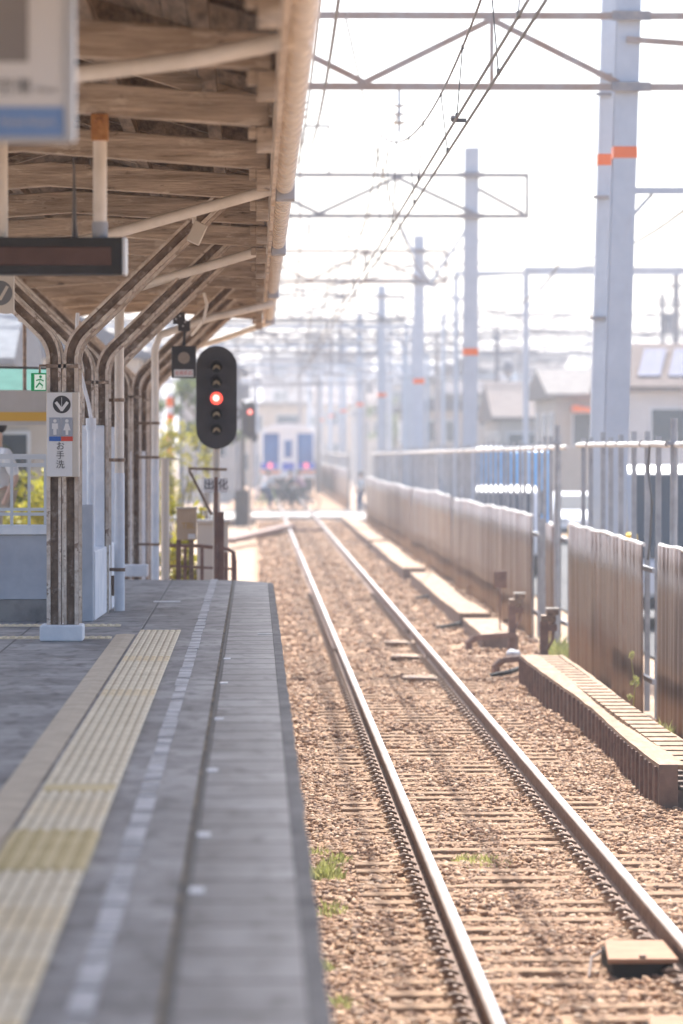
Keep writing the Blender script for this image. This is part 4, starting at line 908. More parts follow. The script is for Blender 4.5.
# yellow caps between posts (weights seen behind the fence)
for i, (px, py) in enumerate(((574, 528), (608, 536), (620, 537), (631, 537))):
    q_ = P(px, py, 50 + i * .3); m = MB(); m.tube([(q_.x, q_.y, -.3), (q_.x, q_.y, q_.z - .12)], .05, 8, mi=1); m.tube([(q_.x, q_.y, q_.z - .119), (q_.x, q_.y, q_.z + .03), (q_.x, q_.y, q_.z + .06)], [.085, .085, .05], 10)
    o = m.build('bollard', [M['yellow'], M['post_grey']], smooth=True)
    tag(o, ['yellow topped bollard in the fence gap', 'yellow topped bollard, leftmost of three before the tall mast', 'yellow topped bollard, middle of three before the tall mast', 'yellow topped bollard, rightmost of three before the tall mast'][i], 'bollard', 'yellow topped bollards behind the fence')

# lever stands, small plate sign
def lever(px, pyt, pyb, Y, label):
    a = P(px, pyb, Y); zt = P(px, pyt, Y).z; x = a.x
    t = thing('lever_stand', (x, Y, -.2), label, 'lever stand', 'point lever stands by the fence')
    MB().box(x - .05, x + .05, Y - .05, Y + .05, -.2, zt - .08).build('post', M['rust_red'], t, bevel=.006)
    m = MB(); m.box(x - .04, x + .14, Y - .06, Y + .06, zt - .09, zt - .01); m.box(x + .03, x + .17, Y - .08, Y + .04, zt - .009, zt + .05); m.build('lever_head', M['clip'], t, bevel=.01)
    m = MB(); m.tube([(x + .12, Y - .02, zt - .08), (x + .1, Y - .05, zt - .3), (x + .03, Y - .06, zt - .42)], .018, 8); m.box(x + .05, x + .15, Y - .07, Y - .02, zt - .2, zt - .12); m.build('lever', M['rust_red'], t)
    m = MB(); m.bar((x - .5, Y - .1, 0.02), (x + .05, Y - .1, 0.06), .06, .07); m.tube([(x - .5, Y - .1, .02), (x - .58, Y - .1, -.05), (x - .58, Y - .1, -.25)], .05, 8); m.build('rod', M['rust_red'], t)
    m = MB(); m.box(x + .02, x + .18, Y - .09, Y + .05, zt + .0505, zt + .075); m.build('head_cap', M['concrete'], t, bevel=.01)
lever(544, 614, 655, 45.6, 'nearer brown lever stand at the end of the grated trough')
lever(512, 598, 632, 51.0, 'farther brown lever stand behind the small plate')
q_ = P(500, 622, 53.0); t = thing('plate_sign', (q_.x, 53, -.2), 'small brown square plate on a thin rod', 'sign')
a = P(494, 571, 53); b = P(507, 588, 53); MB().box(a.x, b.x, 52.98, 53.0, b.z, a.z).build('plate', M['rust_red'], t, bevel=.003); MB().tube([(q_.x, 53.02, -.2), (q_.x, 53.02, a.z - .03)], .012, 6).build('rod', M['rust_red'], t)
m = MB(); q_ = P(512, 645, 49.5); m.ball((q_.x, 49.5, -.13), .08, .12, .07); m.ball((q_.x + .07, 49.6, -.14), .05, .07, .06)
tag(m.build('white_bag', M['grey_paint'], smooth=True), 'crumpled white bag under the low trough end', 'bag')
for i, (pts, lab) in enumerate((([P(436, 640, 57), P(455, 632, 57), P(472, 626, 58)], 'dark cable lying on ballast left of the low trough'), ([P(490, 683, 45), P(510, 680, 45), P(527, 670, 45.4)], 'dark cable running into the near trough end'), ([P(415, 600, 68), P(432, 598, 68), P(440, 596, 69)], 'short dark cable on ballast beside the long trough'))):
    m = MB(); m.tube([(p_.x, p_.y, -.14 + .05 * k) for k, p_ in enumerate(pts)], .03, 8); tag(m.build('ground_cable', M['rubber'], smooth=True), lab, 'cable')

# weeds
def weed(px, py, Y, r, h, n, label, mt='leaf_pale', zb=-.19, ls=.025):
    q_ = P(px, py, Y); n = int(n * 1.6); a = rng.uniform(0, 6.283, n); d = np.sqrt(rng.random(n)) * r
    bx = d * np.cos(a); by = d * np.sin(a) * 2.2; hh = h * rng.uniform(.25, 1.1, n) * (1.1 - .7 * d / r); an = rng.uniform(0, 6.283, n); ln = rng.uniform(.15, .8, n) * hh
    wx = np.cos(an + 1.57) * .007; wy = np.sin(an + 1.57) * .007; z0 = np.zeros(n)
    V = np.stack([np.stack([bx - wx, by - wy, z0], -1), np.stack([bx + wx, by + wy, z0], -1), np.stack([bx + wx * .8 + ln * .4 * np.cos(an), by + wy * .8 + ln * .4 * np.sin(an), hh * .6], -1), np.stack([bx + ln * np.cos(an), by + ln * np.sin(an), hh], -1)], 1).reshape(-1, 3)
    o = bpy.data.objects.new('weed', quads_mesh('weed', V, np.arange(4 * n).reshape(-1, 4), M[mt])); COL.objects.link(o); o.location = (q_.x, Y, zb); tag(o, label, 'weed', 'weeds along the track')
weed(324, 868, 24.2, .13, .16, 260, 'green weed tuft in ballast close to the platform edge')
weed(338, 855, 25.2, .09, .10, 90, 'pale weed right of the platform edge tuft')
weed(343, 990, 18.6, .08, .10, 90, 'small weed at the bottom beside the platform')
weed(484, 852, 25.0, .22, .09, 200, 'low grass patch between the rails')
weed(520, 850, 25.1, .16, .07, 90, 'sparse grass patch right of the low one between the rails')
weed(557, 642, 49.5, .16, .35, 260, 'bright green weed behind the nearer lever stand')
q_ = P(632, 690, 38.4); t = thing('weed', (q_.x, 38.4, -.2), 'tall thin leafy weed against the corrugated fence', 'weed', 'weeds along the track')
MB().tube([(q_.x, 38.4, -.2), (q_.x + .03, 38.4, .15), (q_.x - .02, 38.4, .5)], [.008, .006, .003], 5).build('stem', M['leaf_pale'], t)
leaves('foliage', [(.0, 0, .18, .07, .09, .14), (.03, 0, .40, .05, .06, .10), (-.02, 0, .62, .04, .05, .08)], 150, .022, M['leaf_pale'], t)
weed(664, 700, 36, .1, .2, 120, 'small weed at the foot of the right fence')
weed(318, 842, 25.6, .10, .10, 60, 'thin weed above the platform edge tuft')
weed(330, 900, 22.4, .12, .12, 90, 'loose weed patch below the platform edge tuft')
weed(350, 880, 23.4, .10, .06, 40, 'sparse weed between platform edge tuft and left rail')
weed(462, 846, 25.3, .08, .08, 50, 'little weed left of the low grass patch')
weed(322, 955, 20.0, .07, .10, 60, 'weed close to the platform edge near the bottom')
weed(640, 760, 31.2, .10, .10, 40, 'little dry weed beside the near trough side')

# ================================================================== OVERHEAD LINE
def insulator(m, p, L=.4):
    x, y, z = p
    m.tube([(x, y, z), (x, y, z - L)], .018, 6)
    for k in range(3): m.tube([(x, y, z - L * .35 - k * L * .2), (x, y, z - L * .35 - k * L * .2 - .03)], [.105, .04], 10)
def portal(Y, mx, top, zl, zu, xl, xr, label, band=4.5, lean=0.0, vbr=False, rust='beam_steel', ins=()):
    t = thing('catenary_portal', (mx, Y, -.34), label, 'catenary mast', 'catenary portals over the track')
    def I(m, x0, x1, w_, z0, z1):
        for a, b, c_, d in ((-w_, w_, -w_, -w_ + .02), (-w_, w_, w_ - .02, w_), (-.012, .012, -w_ + .0205, w_ - .0205)):
            vs = [(x0 + a, Y + c_, z0), (x0 + b, Y + c_, z0), (x0 + b, Y + d, z0), (x0 + a, Y + d, z0), (x1 + a, Y + c_, z1), (x1 + b, Y + c_, z1), (x1 + b, Y + d, z1), (x1 + a, Y + d, z1)]
            m.add(vs, [(0, 3, 2, 1), (4, 5, 6, 7), (0, 1, 5, 4), (1, 2, 6, 5), (2, 3, 7, 6), (3, 0, 4, 7)])
    m = MB(); I(m, mx, mx + lean, .15, -.34, top); ma = m.build('mast', M['steel'], t)
    f = (band + .34) / (top + .34); xb = mx + lean * f; MB().box(xb - .156, xb + .156, Y - .156, Y + .156, band - .075, band + .075).build('orange_band', M['orange'], ma)
    m = MB(); I(m, -7.6, -7.6, .14, -.34, top - .3); m.build('mast', M['steel'], t)
    for z in (zl, zu):
        m = MB(); m.box(xl, xr, Y - .20, Y - .157, z - .045, z + .045); m.build('chord', M[rust], t)
    m = MB(); x = mx; k = 0; st = 1.65
    xs = [mx + .1]
    while xs[-1] - st > xl: xs.append(xs[-1] - st)
    for i in range(len(xs) - 1):
        if i % 2 == 0: m.bar((xs[i], Y - .18, zl + .05), (xs[i + 1], Y - .18, zu - .05), .05, .075)
        else: m.bar((xs[i], Y - .179, zu - .05), (xs[i], Y - .179, zl + .05), .05, .075); m.bar((xs[i], Y - .2, zu - .05), (xs[i + 1], Y - .2, zl + .05), .05, .075) if i % 4 == 3 else m.bar((xs[i + 1], Y - .2, zl + .05), (xs[i], Y - .2, zu - .05), .05, .075)
    if xr > mx + .5: m.bar((mx + .2, Y - .18, zu - .3), (xr - .1, Y - .18, zl + .05), .05, .075); m.bar((xr - .03, Y - .18, zl), (xr - .03, Y - .18, zu), .07, .08)
    m.build('brace', M[rust], t)
    m = MB()
    for z in (zl, zu): m = MB(); m.box(mx + lean * .9 - .26, mx + lean * .9 + .24, Y - .26, Y - .202, z - .06, z + .06); m.build('clamp', M['beam_steel'], t)
    for (x, L) in ins:
        m = MB(); insulator(m, (x, Y - .18, zl - .045), L); m.build('insulator', M['porcelain'], t, smooth=True)
    if vbr:
        m = MB(); a = P(398, 222, Y); b = P(430, 284, Y); c_ = P(467, 228, Y); m.bar(a, b, .04, .06); m.bar(b, c_, .04, .06); m.box(b.x - .15, b.x + .15, Y - .05, Y + .05, b.z - .05, b.z); m.build('v_bracket', M['steel'], t)
    return t
ta_ = portal(50, 4.62, 10.2, 7.22, 8.14, -7.8, 13.0, 'nearest tall grey catenary mast with orange band and long truss beam', band=6.38, lean=.30, rust='rusty_beam', ins=((1.87, .55), (.6, .45)))
# second thin mast and side arm on the nearest portal
m = MB(); a0 = P(594, 447, 51); a1 = P(605, -40, 51)
m.bar((a0.x, 51.2, -.34), a1, .16, .2); m.build('slim_mast', M['steel'], ta_) if False else None
t = thing('slim_mast', (a0.x, 51.2, -.34), 'slimmer grey mast just left of the nearest tall mast', 'mast')
m = MB(); bx = P(589, 640, 51.2); a0 = P(597.5, 447, 51.2); a1 = P(611, -60, 51.2); dz_ = (a1.x - a0.x) / (a1.z - a0.z); x0_ = a0.x - dz_ * (a0.z + .34)
m.bar((x0_, 51.2, -.34), (a1.x, 51.2, a1.z), .2, .2); m.build('shaft', M['steel'], t)
zb_ = P(600, 160, 51.2).z; xb_ = x0_ + dz_ * (zb_ + .34); MB().box(xb_ - .106, xb_ + .106, 51.094, 51.306, zb_ - .075, zb_ + .075).build('orange_band', M['orange'], t)
m = MB()
for py in (75, 94, 197, 318): q_ = P(0, py, 51.2); xx = x0_ + dz_ * (q_.z + .34); m.box(xx - .16, xx + .05, 51.0, 51.08, q_.z - .02, q_.z + .02)
m.build('step_bolt', M['beam_steel'], t)
t = thing('cantilever_bracket', (5.0, 50, P(0, 190, 50).z), 'short grey side arm with brace right of the nearest mast', 'bracket')
z_ = P(0, 190, 50).z; MB().box(4.95, 8.0, 49.9, 50.0, z_ - .04, z_ + .04).build('arm', M['steel'], t); m = MB(); m.bar(P(634, 214, 50), P(652, 194, 50), .03, .04); m.build('brace', M['steel'], t)
portal(82, 4.57, P(0, 147, 82).z, P(0, 216, 82).z, P(0, 175, 82).z, -7.8, 5.83, 'second grey catenary mast with V bracket and orange band', band=4.58, lean=.06, vbr=True, ins=((2.0, .5), (1.15, .4), (-.3, .4)))
portal(112, 4.78, P(0, 235, 112).z, P(0, 282, 112).z, P(0, 251, 112).z, -7.8, 5.6, 'third grey catenary mast with rusty lower chord', band=4.47, rust='rusty_beam', ins=((2.9, .5), (1.4, .5)))
portal(144, 4.75, 8.6, 7.3, 8.2, -7.8, 5.6, 'fourth catenary mast, pale in the haze', ins=((1.6, .5),))
for i, Y in enumerate((176, 208, 242, 278)):
    portal(Y, 4.8, 8.6, 7.2, 8.1, -7.8, 5.6, ['fifth catenary mast fading in haze above the crossing', 'sixth faint catenary mast beyond the train front', 'seventh very faint catenary mast', 'farthest barely visible catenary mast'][i])
# bracket box left of second portal
t = thing('feeder_bracket', (P(316, 175, 82).x, 81.8, 8.4), 'small frame bracket standing on the second portal beam', 'bracket'); m = MB()
m.bar(P(303, 126, 81.8), P(330, 126, 81.8), .05, .06); m.bar(P(329, 126, 81.8), P(329, 175, 81.8), .05, .06); m.build('frame', M['beam_steel'], t)
m = MB(); insulator(m, P(303, 127, 81.8), .4); m.build('insulator', M['porcelain'], t)
# gantries over the other tracks to the right
def gantry(Y, x0, x1, z, label, lattice=False, h=.75):
    t = thing('side_gantry', (x0, Y, -.34), label, 'gantry', 'gantries over the other tracks' if 'among many' not in label else 'hazy far gantries')
    for x in (x0, x1): MB().box(x - .07, x + .07, Y - .07, Y + .07, -.34, z).build('post', M['steel'], t)
    if not lattice:
        MB().box(x0 - .05, x1 + .05, Y - .1, Y + .1, z, z + .12).build('beam', M['steel'], t)
        MB().bar((x0, Y, z - 1.0), (x0 + .8, Y, z), .04, .05).build('brace', M['steel'], t); MB().bar((x1, Y, z - 1.0), (x1 - .8, Y, z), .04, .05).build('brace', M['steel'], t)
    else:
        m = MB(); m.box(x0, x1, Y - .04, Y + .04, z, z + .07); m.box(x0, x1, Y - .04, Y + .04, z - h, z - h + .07); m.build('beam', M['beam_steel'], t)
        m = MB(); x = x0; k = 0
        while x < x1 - .1:
            m.bar((x, Y, z - (0 if k % 2 else h)), (x + .9, Y, z - (h if k % 2 else 0)), .04, .05); x += .9; k += 1
        m.build('lattice', M['beam_steel'], t)
gantry(100, P(526, 300, 100).x, 13, P(0, 271, 100).z, 'plain grey gantry frame right of the second mast')
gantry(150, P(622, 320, 150).x - 7, 22, P(0, 314, 150).z, 'pale lattice gantry behind the nearest mast', True)
gantry(185, 6.5, 24, P(0, 338, 185).z, 'fainter lattice gantry lower behind the plain gantry', True)
gantry(215, -10, 20, 8.2, 'very faint wide lattice gantry across all tracks', True)
gantry(230, 5, 20, 9.6, 'faint tall gantry behind the wide one', True, 1.5)
gl = ['low grey gantry frame across the track before the crossing', 'gantry frame just beyond the fourth mast', 'gantry frame over the level crossing road', 'gantry frame beyond the crossing with low beam', 'gantry frame above the train', 'farther gantry frame behind the train', 'gantry frame of the right tracks with high beam', 'gantry frame of the right tracks with low beam']
for i, (Y, x0, x1, z, lat) in enumerate(((131, -7.7, 5.4, 6.6, False), (157, -8, 6.2, 7.6, True), (168, -8, 6.5, 6.9, False), (190, -8.5, 6.6, 7.9, True), (200, -8, 7, 6.4, False), (226, -9, 8, 8.9, True), (126, 6.6, 21, 8.2, False), (165, 7.4, 24, 6.6, True))):
    gantry(Y, x0, x1, z, gl[i], lat)
m = MB()
il = ['insulator string hanging left of the contact wires', 'insulator string hanging beside the track midway', 'insulator string near the gutter end', 'insulator string over the right rail far off', 'insulator string high above the crossing', 'insulator string low above the crossing']
for i, (x, y, z) in enumerate(((.2, 112, 7.3), (2.6, 131, 6.5), (-.6, 131, 6.5), (3.2, 144, 7.2), (.7, 157, 6.8), (2.5, 168, 6.8))):
    m = MB(); insulator(m, (x, y, z), .8); m.tube([(x, y, z - .8), (x, y, z - 1.5)], .03, 6); m.bar((x - .3, y, z - 1.45), (x + .5, y, z - 1.5), .05, .05); tag(m.build('insulator_string', M['beam_steel'], smooth=False), il[i], 'insulator', 'insulator strings above the track')
for i, (px, Y, top) in enumerate(((437, 190, 335), (497, 170, 330), (676, 140, 275), (318, 230, 330), (300, 260, 345), (520, 230, 345))):
    q_ = P(px, 400, Y); zt = P(px, top, Y).z; m = MB(); m.tube([(q_.x, Y, -.34), (q_.x, Y, zt)], [.16, .11], 8); m.bar((q_.x - .9, Y, zt - .4), (q_.x + .9, Y, zt - .4), .1, .1); m.bar((q_.x - .7, Y, zt - 1.1), (q_.x + .7, Y, zt - 1.1), .1, .1); m.ball((q_.x + .5, Y, zt - 1.7), .25, .25, .4, 8, 6)
    tag(m.build('utility_pole', M['beam_steel']), ['pale utility pole right of the third mast', 'utility pole between second mast and plain gantry', 'utility pole at the right edge behind the lattice gantry', 'faint utility pole above the train', 'faint utility pole left of the train roof', 'faint utility pole below the plain gantry'][i], 'utility pole', 'utility poles beyond the track')

for k in range(9):
    Y = 150 + 17 * k + random.uniform(-5, 5); x0 = random.choice((-9, -8, 5.5, 6.5)); x1 = x0 + random.uniform(9, 17)
    gantry(Y, x0, x1, random.uniform(5.8, 9.2), 'thin hazy gantry frame among many far down the line', k % 2 == 0, random.uniform(.5, .9))
for k in range(14):
    Y = random.uniform(150, 290); x = random.choice((random.uniform(-7, 0), random.uniform(4.6, 22))); h = random.uniform(5, 9.5)
    m = MB(); m.tube([(x, Y, -.34), (x, Y, h)], [.13, .09], 8); m.bar((x - .8, Y, h - .3), (x + .8, Y, h - .3), .09, .09); m.box(x + .1, x + .55, Y - .2, Y + .2, h - 1.6, h - .9)
    tag(m.build('utility_pole', M['beam_steel']), 'thin hazy utility pole among many far down the line', 'utility pole', 'hazy far utility poles')
# wires
def cat(a, b, sag, n=24):
    a, b = Vector(a), Vector(b); return [a.lerp(b, k / n) - Vector((0, 0, sag * 4 * (k / n) * (1 - k / n))) for k in range(n + 1)]
t = thing('overhead_line', (TX, 50, 5.1), 'overhead contact wires with droppers and messenger above the track', 'overhead wire')
CZ = 5.16
m1 = [(-10, 1.63, 5.18), (50, 1.66, CZ), (82, 1.60, CZ), (112, 1.68, CZ), (144, 1.6, CZ), (176, 1.68, CZ), (208, 1.62, CZ), (300, 1.64, CZ)]
for off in (-.045, .06):
    pts = []
    for (ya, xa, za), (yb, xb, zb) in zip(m1[:-1], m1[1:]):
        for k in range(12): f = k / 12; pts.append((xa + (xb - xa) * f + off, ya + (yb - ya) * f, za + (zb - za) * f))
    MB().tube(pts, .012, 6).build('contact_wire', M['wire'], t)
mz = []
spans = [(-10, 18), (18, 50), (50, 82), (82, 112), (112, 144), (144, 176), (176, 208), (208, 242)]
sup = {-10: 5.9, 18: 5.75, 50: 6.62, 82: 6.7, 112: 6.7, 144: 6.6, 176: 6.6, 208: 6.6, 242: 6.6}
sup[18] = 6.62; sup[-10] = 6.62
dp = MB(); cl = MB(); pts = []
for a, b in spans:
    L = b - a; c_ = cat((TX, a, sup[a]), (TX, b, sup[b]), .95 * (L / 32) ** 2 * 1.0); pts += c_[:-1]
    nd = 9
    for k in range(nd):
        f = (k + .5) / nd; i = f * 24; p_ = c_[int(i)].lerp(c_[min(int(i) + 1, 24)], i - int(i))
        if a < 144:
            dp = MB(); o_ = -.045 if k % 2 else .06; dp.tube([p_, (TX + o_, p_.y, CZ)], .005, 4)
            dp.box(TX + o_ - .012, TX + o_ + .012, p_.y - .03, p_.y + .03, CZ - .005, CZ + .035); dp.box(p_.x - .01, p_.x + .01, p_.y - .03, p_.y + .03, p_.z - .02, p_.z + .015); dp.build('dropper', M['wire'], t)
MB().tube(pts, .010, 6).build('messenger_wire', M['wire'], t)
m = MB(); 
for Y, z in ((31, CZ + .01),): m.ball((TX - .045, Y, z + .03), .025, .08, .03, 8, 6); m.box(TX - .045, TX + .06, Y - .02, Y + .02, z, z + .03)
m.build('feeder_clamp', M['wire'], t)
def wire(name, segs, r, label, sag=.3, mt='wire', grp='feeder wires'):
    pts = []
    for a, b in zip(segs[:-1], segs[1:]): pts += cat(a, b, sag, 14)[:-1]
    pts.append(Vector(segs[-1])); o = MB().tube(pts, r, 6).build(name, M[mt]); tag(o, label, 'wire', grp)
wire('feeder_wire', [P(345, 14, 49.8), P(430, 283, 82)], .014, 'curved feeder wire falling from the nearest beam to the V bracket', .7)
wire('feeder_wire', [P(340, -10, 40), P(303, 152, 80)], .02, 'dark drooping cable beside the gutter', .55)
wire('feeder_wire', [P(300, 128, 81.8), P(300, 250, 112), P(290, 320, 176)], .025, 'pair feeder wire left of the track near the gutter', .5, 'wire_pale')
wire('feeder_wire', [P(398, 112, 50), P(349, 238, 82), P(312, 300, 112), P(300, 345, 176)], .012, 'thin pale wire below the insulators', .5, 'wire_pale')
for i, (xa, z) in enumerate(((0.85, 8.5), (-1.2, 8.4), (-2.5, 6.6), (6.6, 6.6))):
    wire('feeder_wire', [(xa, -10, z)] + [(xa, y_, z) for y_ in (50, 82, 112, 144, 176, 208, 242)], .02, ['high feeder wire above the left rail', 'high feeder wire above the platform', 'lower feeder wire over the platform roof', 'contact wire over the next track at right'][i], .5)
for i, (px0, py0, Y0_, px1, py1, Y1_) in enumerate(((285, 340, 130, 440, 330, 190), (280, 352, 190, 470, 350, 200), (300, 365, 200, 520, 345, 230), (437, 350, 190, 683, 330, 150), (497, 345, 170, 683, 352, 150), (280, 300, 150, 437, 345, 190))):
    wire('street_wire', [P(px0, py0, Y0_), P(px1, py1, Y1_)], .045, ['street wire from gutter end to pale pole', 'street wire low across the far masts', 'faint street wire rising to the right', 'street wire running right from the pale pole', 'street wire below the lattice gantry', 'street wire falling toward the pale pole'][i], .3, 'wire_pale', 'street wires')

for k in range(16):
    Ya = random.uniform(120, 220); xa = random.uniform(-3, 6); za = random.uniform(5, 9); L = random.uniform(6, 18)
    wire('street_wire', [(xa, Ya, za), (xa + L, Ya + random.uniform(-25, 40), za + random.uniform(-1.2, 1.5))], .032, 'thin sagging wire among many in the hazy distance', random.uniform(.15, .6), 'beam_steel', 'hazy street wires')
# ================================================================== TRAIN AND LEVEL CROSSING
Y = 196.0; tw = 1.37; x = TX; tz0, tz1 = .95, 3.55
t = thing('passenger_train', (x + .05, Y, 0), 'white and blue commuter train seen end-on with red tail lamps', 'train'); x += .05
def rnd(x0, x1, z0, z1, r, n=5):
    pts = []
    for cx_, cz_, a0 in ((x1 - r, z1 - r, 0), (x0 + r, z1 - r, 90)):
        for k in range(n + 1): a = R(a0 + 90 * k / n); pts.append((cx_ + r * math.cos(a), cz_ + r * math.sin(a)))
    return [(x1, z0)] + pts + [(x0, z0)]
MB().prism(rnd(x - tw, x + tw, tz0, tz1, .35), 'y', Y, Y + 40).build('body', M['train_white'], t, bevel=.05)
MB().prism([(x - 1.15, 3.4), (x + 1.15, 3.4), (x + .9, 3.68), (x, 3.76), (x - .9, 3.68)], 'y', Y - .1, Y + 40).build('roof', M['train_white'], t)
for xa, xb in ((-1.27, -.47), (.47, 1.27)):
    MB().box(x + xa, x + xb, Y - .012, Y - .002, 1.75, 3.25).build('window', M['glass_blue'], t, bevel=.004)
MB().box(x - .42, x + .42, Y - .02, Y - .002, 1.05, 3.3).build('door', M['train_white'], t, bevel=.004)
MB().box(x - .2, x + .2, Y - .03, Y - .021, 2.0, 2.9).build('door_window', M['glass_blue'], t)
MB().box(x - .3, x + .3, Y - .028, Y - .021, 1.35, 1.75).build('blue_panel', M['train_blue'], t)
for s_ in (-1, 1): MB().box(x + s_ * .94 - .45, x + s_ * .94 + .43, Y - .016, Y - .003, 1.42, 1.74).build('blue_panel', M['train_blue'], t)
MB().box(x - tw - .004, x + tw + .004, Y - .010, Y + 40, 1.18, 1.36).build('orange_band', M['train_orange'], t)
for s_ in (-1, 1): MB().disc((x + s_ * .92, 1.6), .14, Y - .03, Y - .0165, 12).build('tail_lamp', M['tail_red'], t)
MB().box(x - 1.25, x + 1.25, Y + .2, Y + 39, .25, .949).build('underframe', M['black'], t)
m = MB(); m.box(x - .18, x + .18, Y - .35, Y + .3, .75, 1.0); m.build('coupler', M['black'], t)
m = MB(); 
for yy in (Y + 3, Y + 5.1, Y + 14, Y + 16):
    for s_ in (-1, 1): m.tube([(x + s_ * .50, yy, .43), (x + s_ * .63, yy, .43)], .43, 16)
m.build('wheel', M['clip'], t)

def human(x, y, z, h, pose, top, bottom, label, face=0.0, hair='hair', group='people at the level crossing'):
    t = thing('person', (x, y, z), label, 'person', group); t.rotation_euler.z = face
    s_ = h / 1.7
    def skin(name, verts, edges, rad, mt):
        me = bpy.data.meshes.new(name); me.from_pydata([tuple(Vector(v) * s_) for v in verts], edges, []); me.materials.append(M[mt])
        o = bpy.data.objects.new(name, me); COL.objects.link(o); o.parent = t
        md = o.modifiers.new('skin', 'SKIN'); o.modifiers.new('sub', 'SUBSURF').levels = 1; o.modifiers['sub'].render_levels = 2
        for i, r_ in enumerate(rad): me.skin_vertices[0].data[i].radius = (r_[0] * s_, r_[1] * s_) if isinstance(r_, tuple) else (r_ * s_, r_ * s_)
        me.skin_vertices[0].data[0].use_root = True
        for p_ in me.polygons: p_.use_smooth = True
        return o
    if pose == 'walk':
        J = dict(pel=(0, 0, .93), wst=(0, .0, 1.08), chs=(0, .01, 1.28), nek=(0, .01, 1.42), hd0=(0, .03, 1.53), hd1=(0, .03, 1.64),
                 hl=(-.09, 0, .88), kl=(-.1, .16, .50), al=(-.1, .06, .09), tl=(-.1, .2, .03), hr=(.09, 0, .88), kr=(.1, -.02, .48), ar=(.1, -.25, .12), tr=(.1, -.12, .03),
                 sl=(-.19, 0, 1.36), el=(-.24, -.10, 1.10), wl=(-.24, .02, .88), fl=(-.24, .06, .80), sr=(.19, 0, 1.36), er=(.24, .08, 1.10), wr=(.24, .22, .92), fr=(.24, .27, .85))
    else:   # riding a bicycle: facing +Y
        J = dict(pel=(0, -.12, 1.0), wst=(0, -.06, 1.14), chs=(0, .05, 1.33), nek=(0, .10, 1.46), hd0=(0, .14, 1.57), hd1=(0, .14, 1.68),
                 hl=(-.09, -.1, .97), kl=(-.1, .27, .78), al=(-.12, .16, .38), tl=(-.12, .32, .36), hr=(.09, -.1, .97), kr=(.1, .22, .62), ar=(.12, .06, .20), tr=(.12, .22, .17),
                 sl=(-.19, .06, 1.4), el=(-.26, .24, 1.18), wl=(-.24, .44, 1.08), fl=(-.24, .52, 1.06), sr=(.19, .06, 1.4), er=(.26, .24, 1.18), wr=(.24, .44, 1.08), fr=(.24, .52, 1.06))
    K = list(J); ix = {k: i for i, k in enumerate(K)}
    E = [('pel', 'wst'), ('wst', 'chs'), ('chs', 'nek'), ('nek', 'hd0'), ('hd0', 'hd1')]
    for q_ in 'lr': E += [('pel', 'h' + q_), ('h' + q_, 'k' + q_), ('k' + q_, 'a' + q_), ('a' + q_, 't' + q_), ('chs', 's' + q_), ('s' + q_, 'e' + q_), ('e' + q_, 'w' + q_), ('w' + q_, 'f' + q_)]
    rad = dict(pel=(.14, .10), wst=(.12, .09), chs=(.15, .10), nek=.05, hd0=.085, hd1=.08)
    for q_ in 'lr': rad.update({'h' + q_: .085, 'k' + q_: .06, 'a' + q_: .042, 't' + q_: .035, 's' + q_: .06, 'e' + q_: .042, 'w' + q_: .03, 'f' + q_: .03})
    skin('body', [J[k] for k in K], [(ix[a], ix[b]) for a, b in E], [rad[k] for k in K], 'skin')
    def sub(name, ks, es, gr, mt):
        i2 = {k: i for i, k in enumerate(ks)}; skin(name, [J[k] for k in ks], [(i2[a], i2[b]) for a, b in es], [tuple(v + gr for v in rad[k]) if isinstance(rad[k], tuple) else rad[k] + gr for k in ks], mt)
    sub('shirt', ['wst', 'pel', 'chs', 'sl', 'el', 'sr', 'er'], [('pel', 'wst'), ('wst', 'chs'), ('chs', 'sl'), ('sl', 'el'), ('chs', 'sr'), ('sr', 'er')], .022, top)
    sub('trousers', ['pel', 'hl', 'kl', 'al', 'hr', 'kr', 'ar'], [('pel', 'hl'), ('hl', 'kl'), ('kl', 'al'), ('pel', 'hr'), ('hr', 'kr'), ('kr', 'ar')], .018, bottom)
    hb = MB(); c_ = Vector(J['hd1']) * s_; w0 = Vector((x, y, z)); hb.ball(w0 + c_ + Vector((0, -.025, .03)) * s_, .098 * s_, .105 * s_, .10 * s_, 12, 8)
    hb.build('hair', M[hair], t, smooth=True)
    return t
def bicycle(x, y, z, face, label, fm):
    t = thing('bicycle', (x, y, z), label, 'bicycle', 'bicycles on the level crossing')
    def ring(cy):
        m = MB(); m.tube([(x, y + cy + .32 * math.cos(2 * math.pi * k / 24), z + .33 + .32 * math.sin(2 * math.pi * k / 24)) for k in range(25)], .022, 6, cap=False)
        for k in range(12): m.tube([(x, y + cy, z + .33), (x, y + cy + .31 * math.cos(k * math.pi / 6), z + .33 + .31 * math.sin(k * math.pi / 6))], .004, 4)
        return m
    for cy in (-.52, .53): ring(cy).build('wheel', M['rubber'], t)
    m = MB(); s0 = (x, y - .18, z + .85); bb = (x, y - .05, z + .3); hd = (x, y + .38, z + .75)
    for a, b in ((s0, bb), (bb, hd), (bb, (x, y - .52, z + .33)), ((x, y - .14, z + .7), (x, y - .52, z + .33)), (hd, (x, y + .53, z + .33)), (hd, (x, y + .32, z + 1.0))): m.tube([a, b], .02, 6)
    m.build('frame', M[fm], t)
    m = MB(); m.ball((x, y - .2, z + .9), .08, .13, .04, 10, 6); m.build('saddle', M['rubber'], t)
    m = MB(); m.tube([(x - .27, y + .45, z + 1.05), (x - .1, y + .3, z + 1.03), (x + .1, y + .3, z + 1.03), (x + .27, y + .45, z + 1.05)], .014, 6); m.build('handlebar', M['alu'], t)
    m = MB(); m.box(x - .16, x + .16, y + .45, y + .72, z + .7, z + .95); m.build('basket', M['wire'], t); t.rotation_euler.z = face
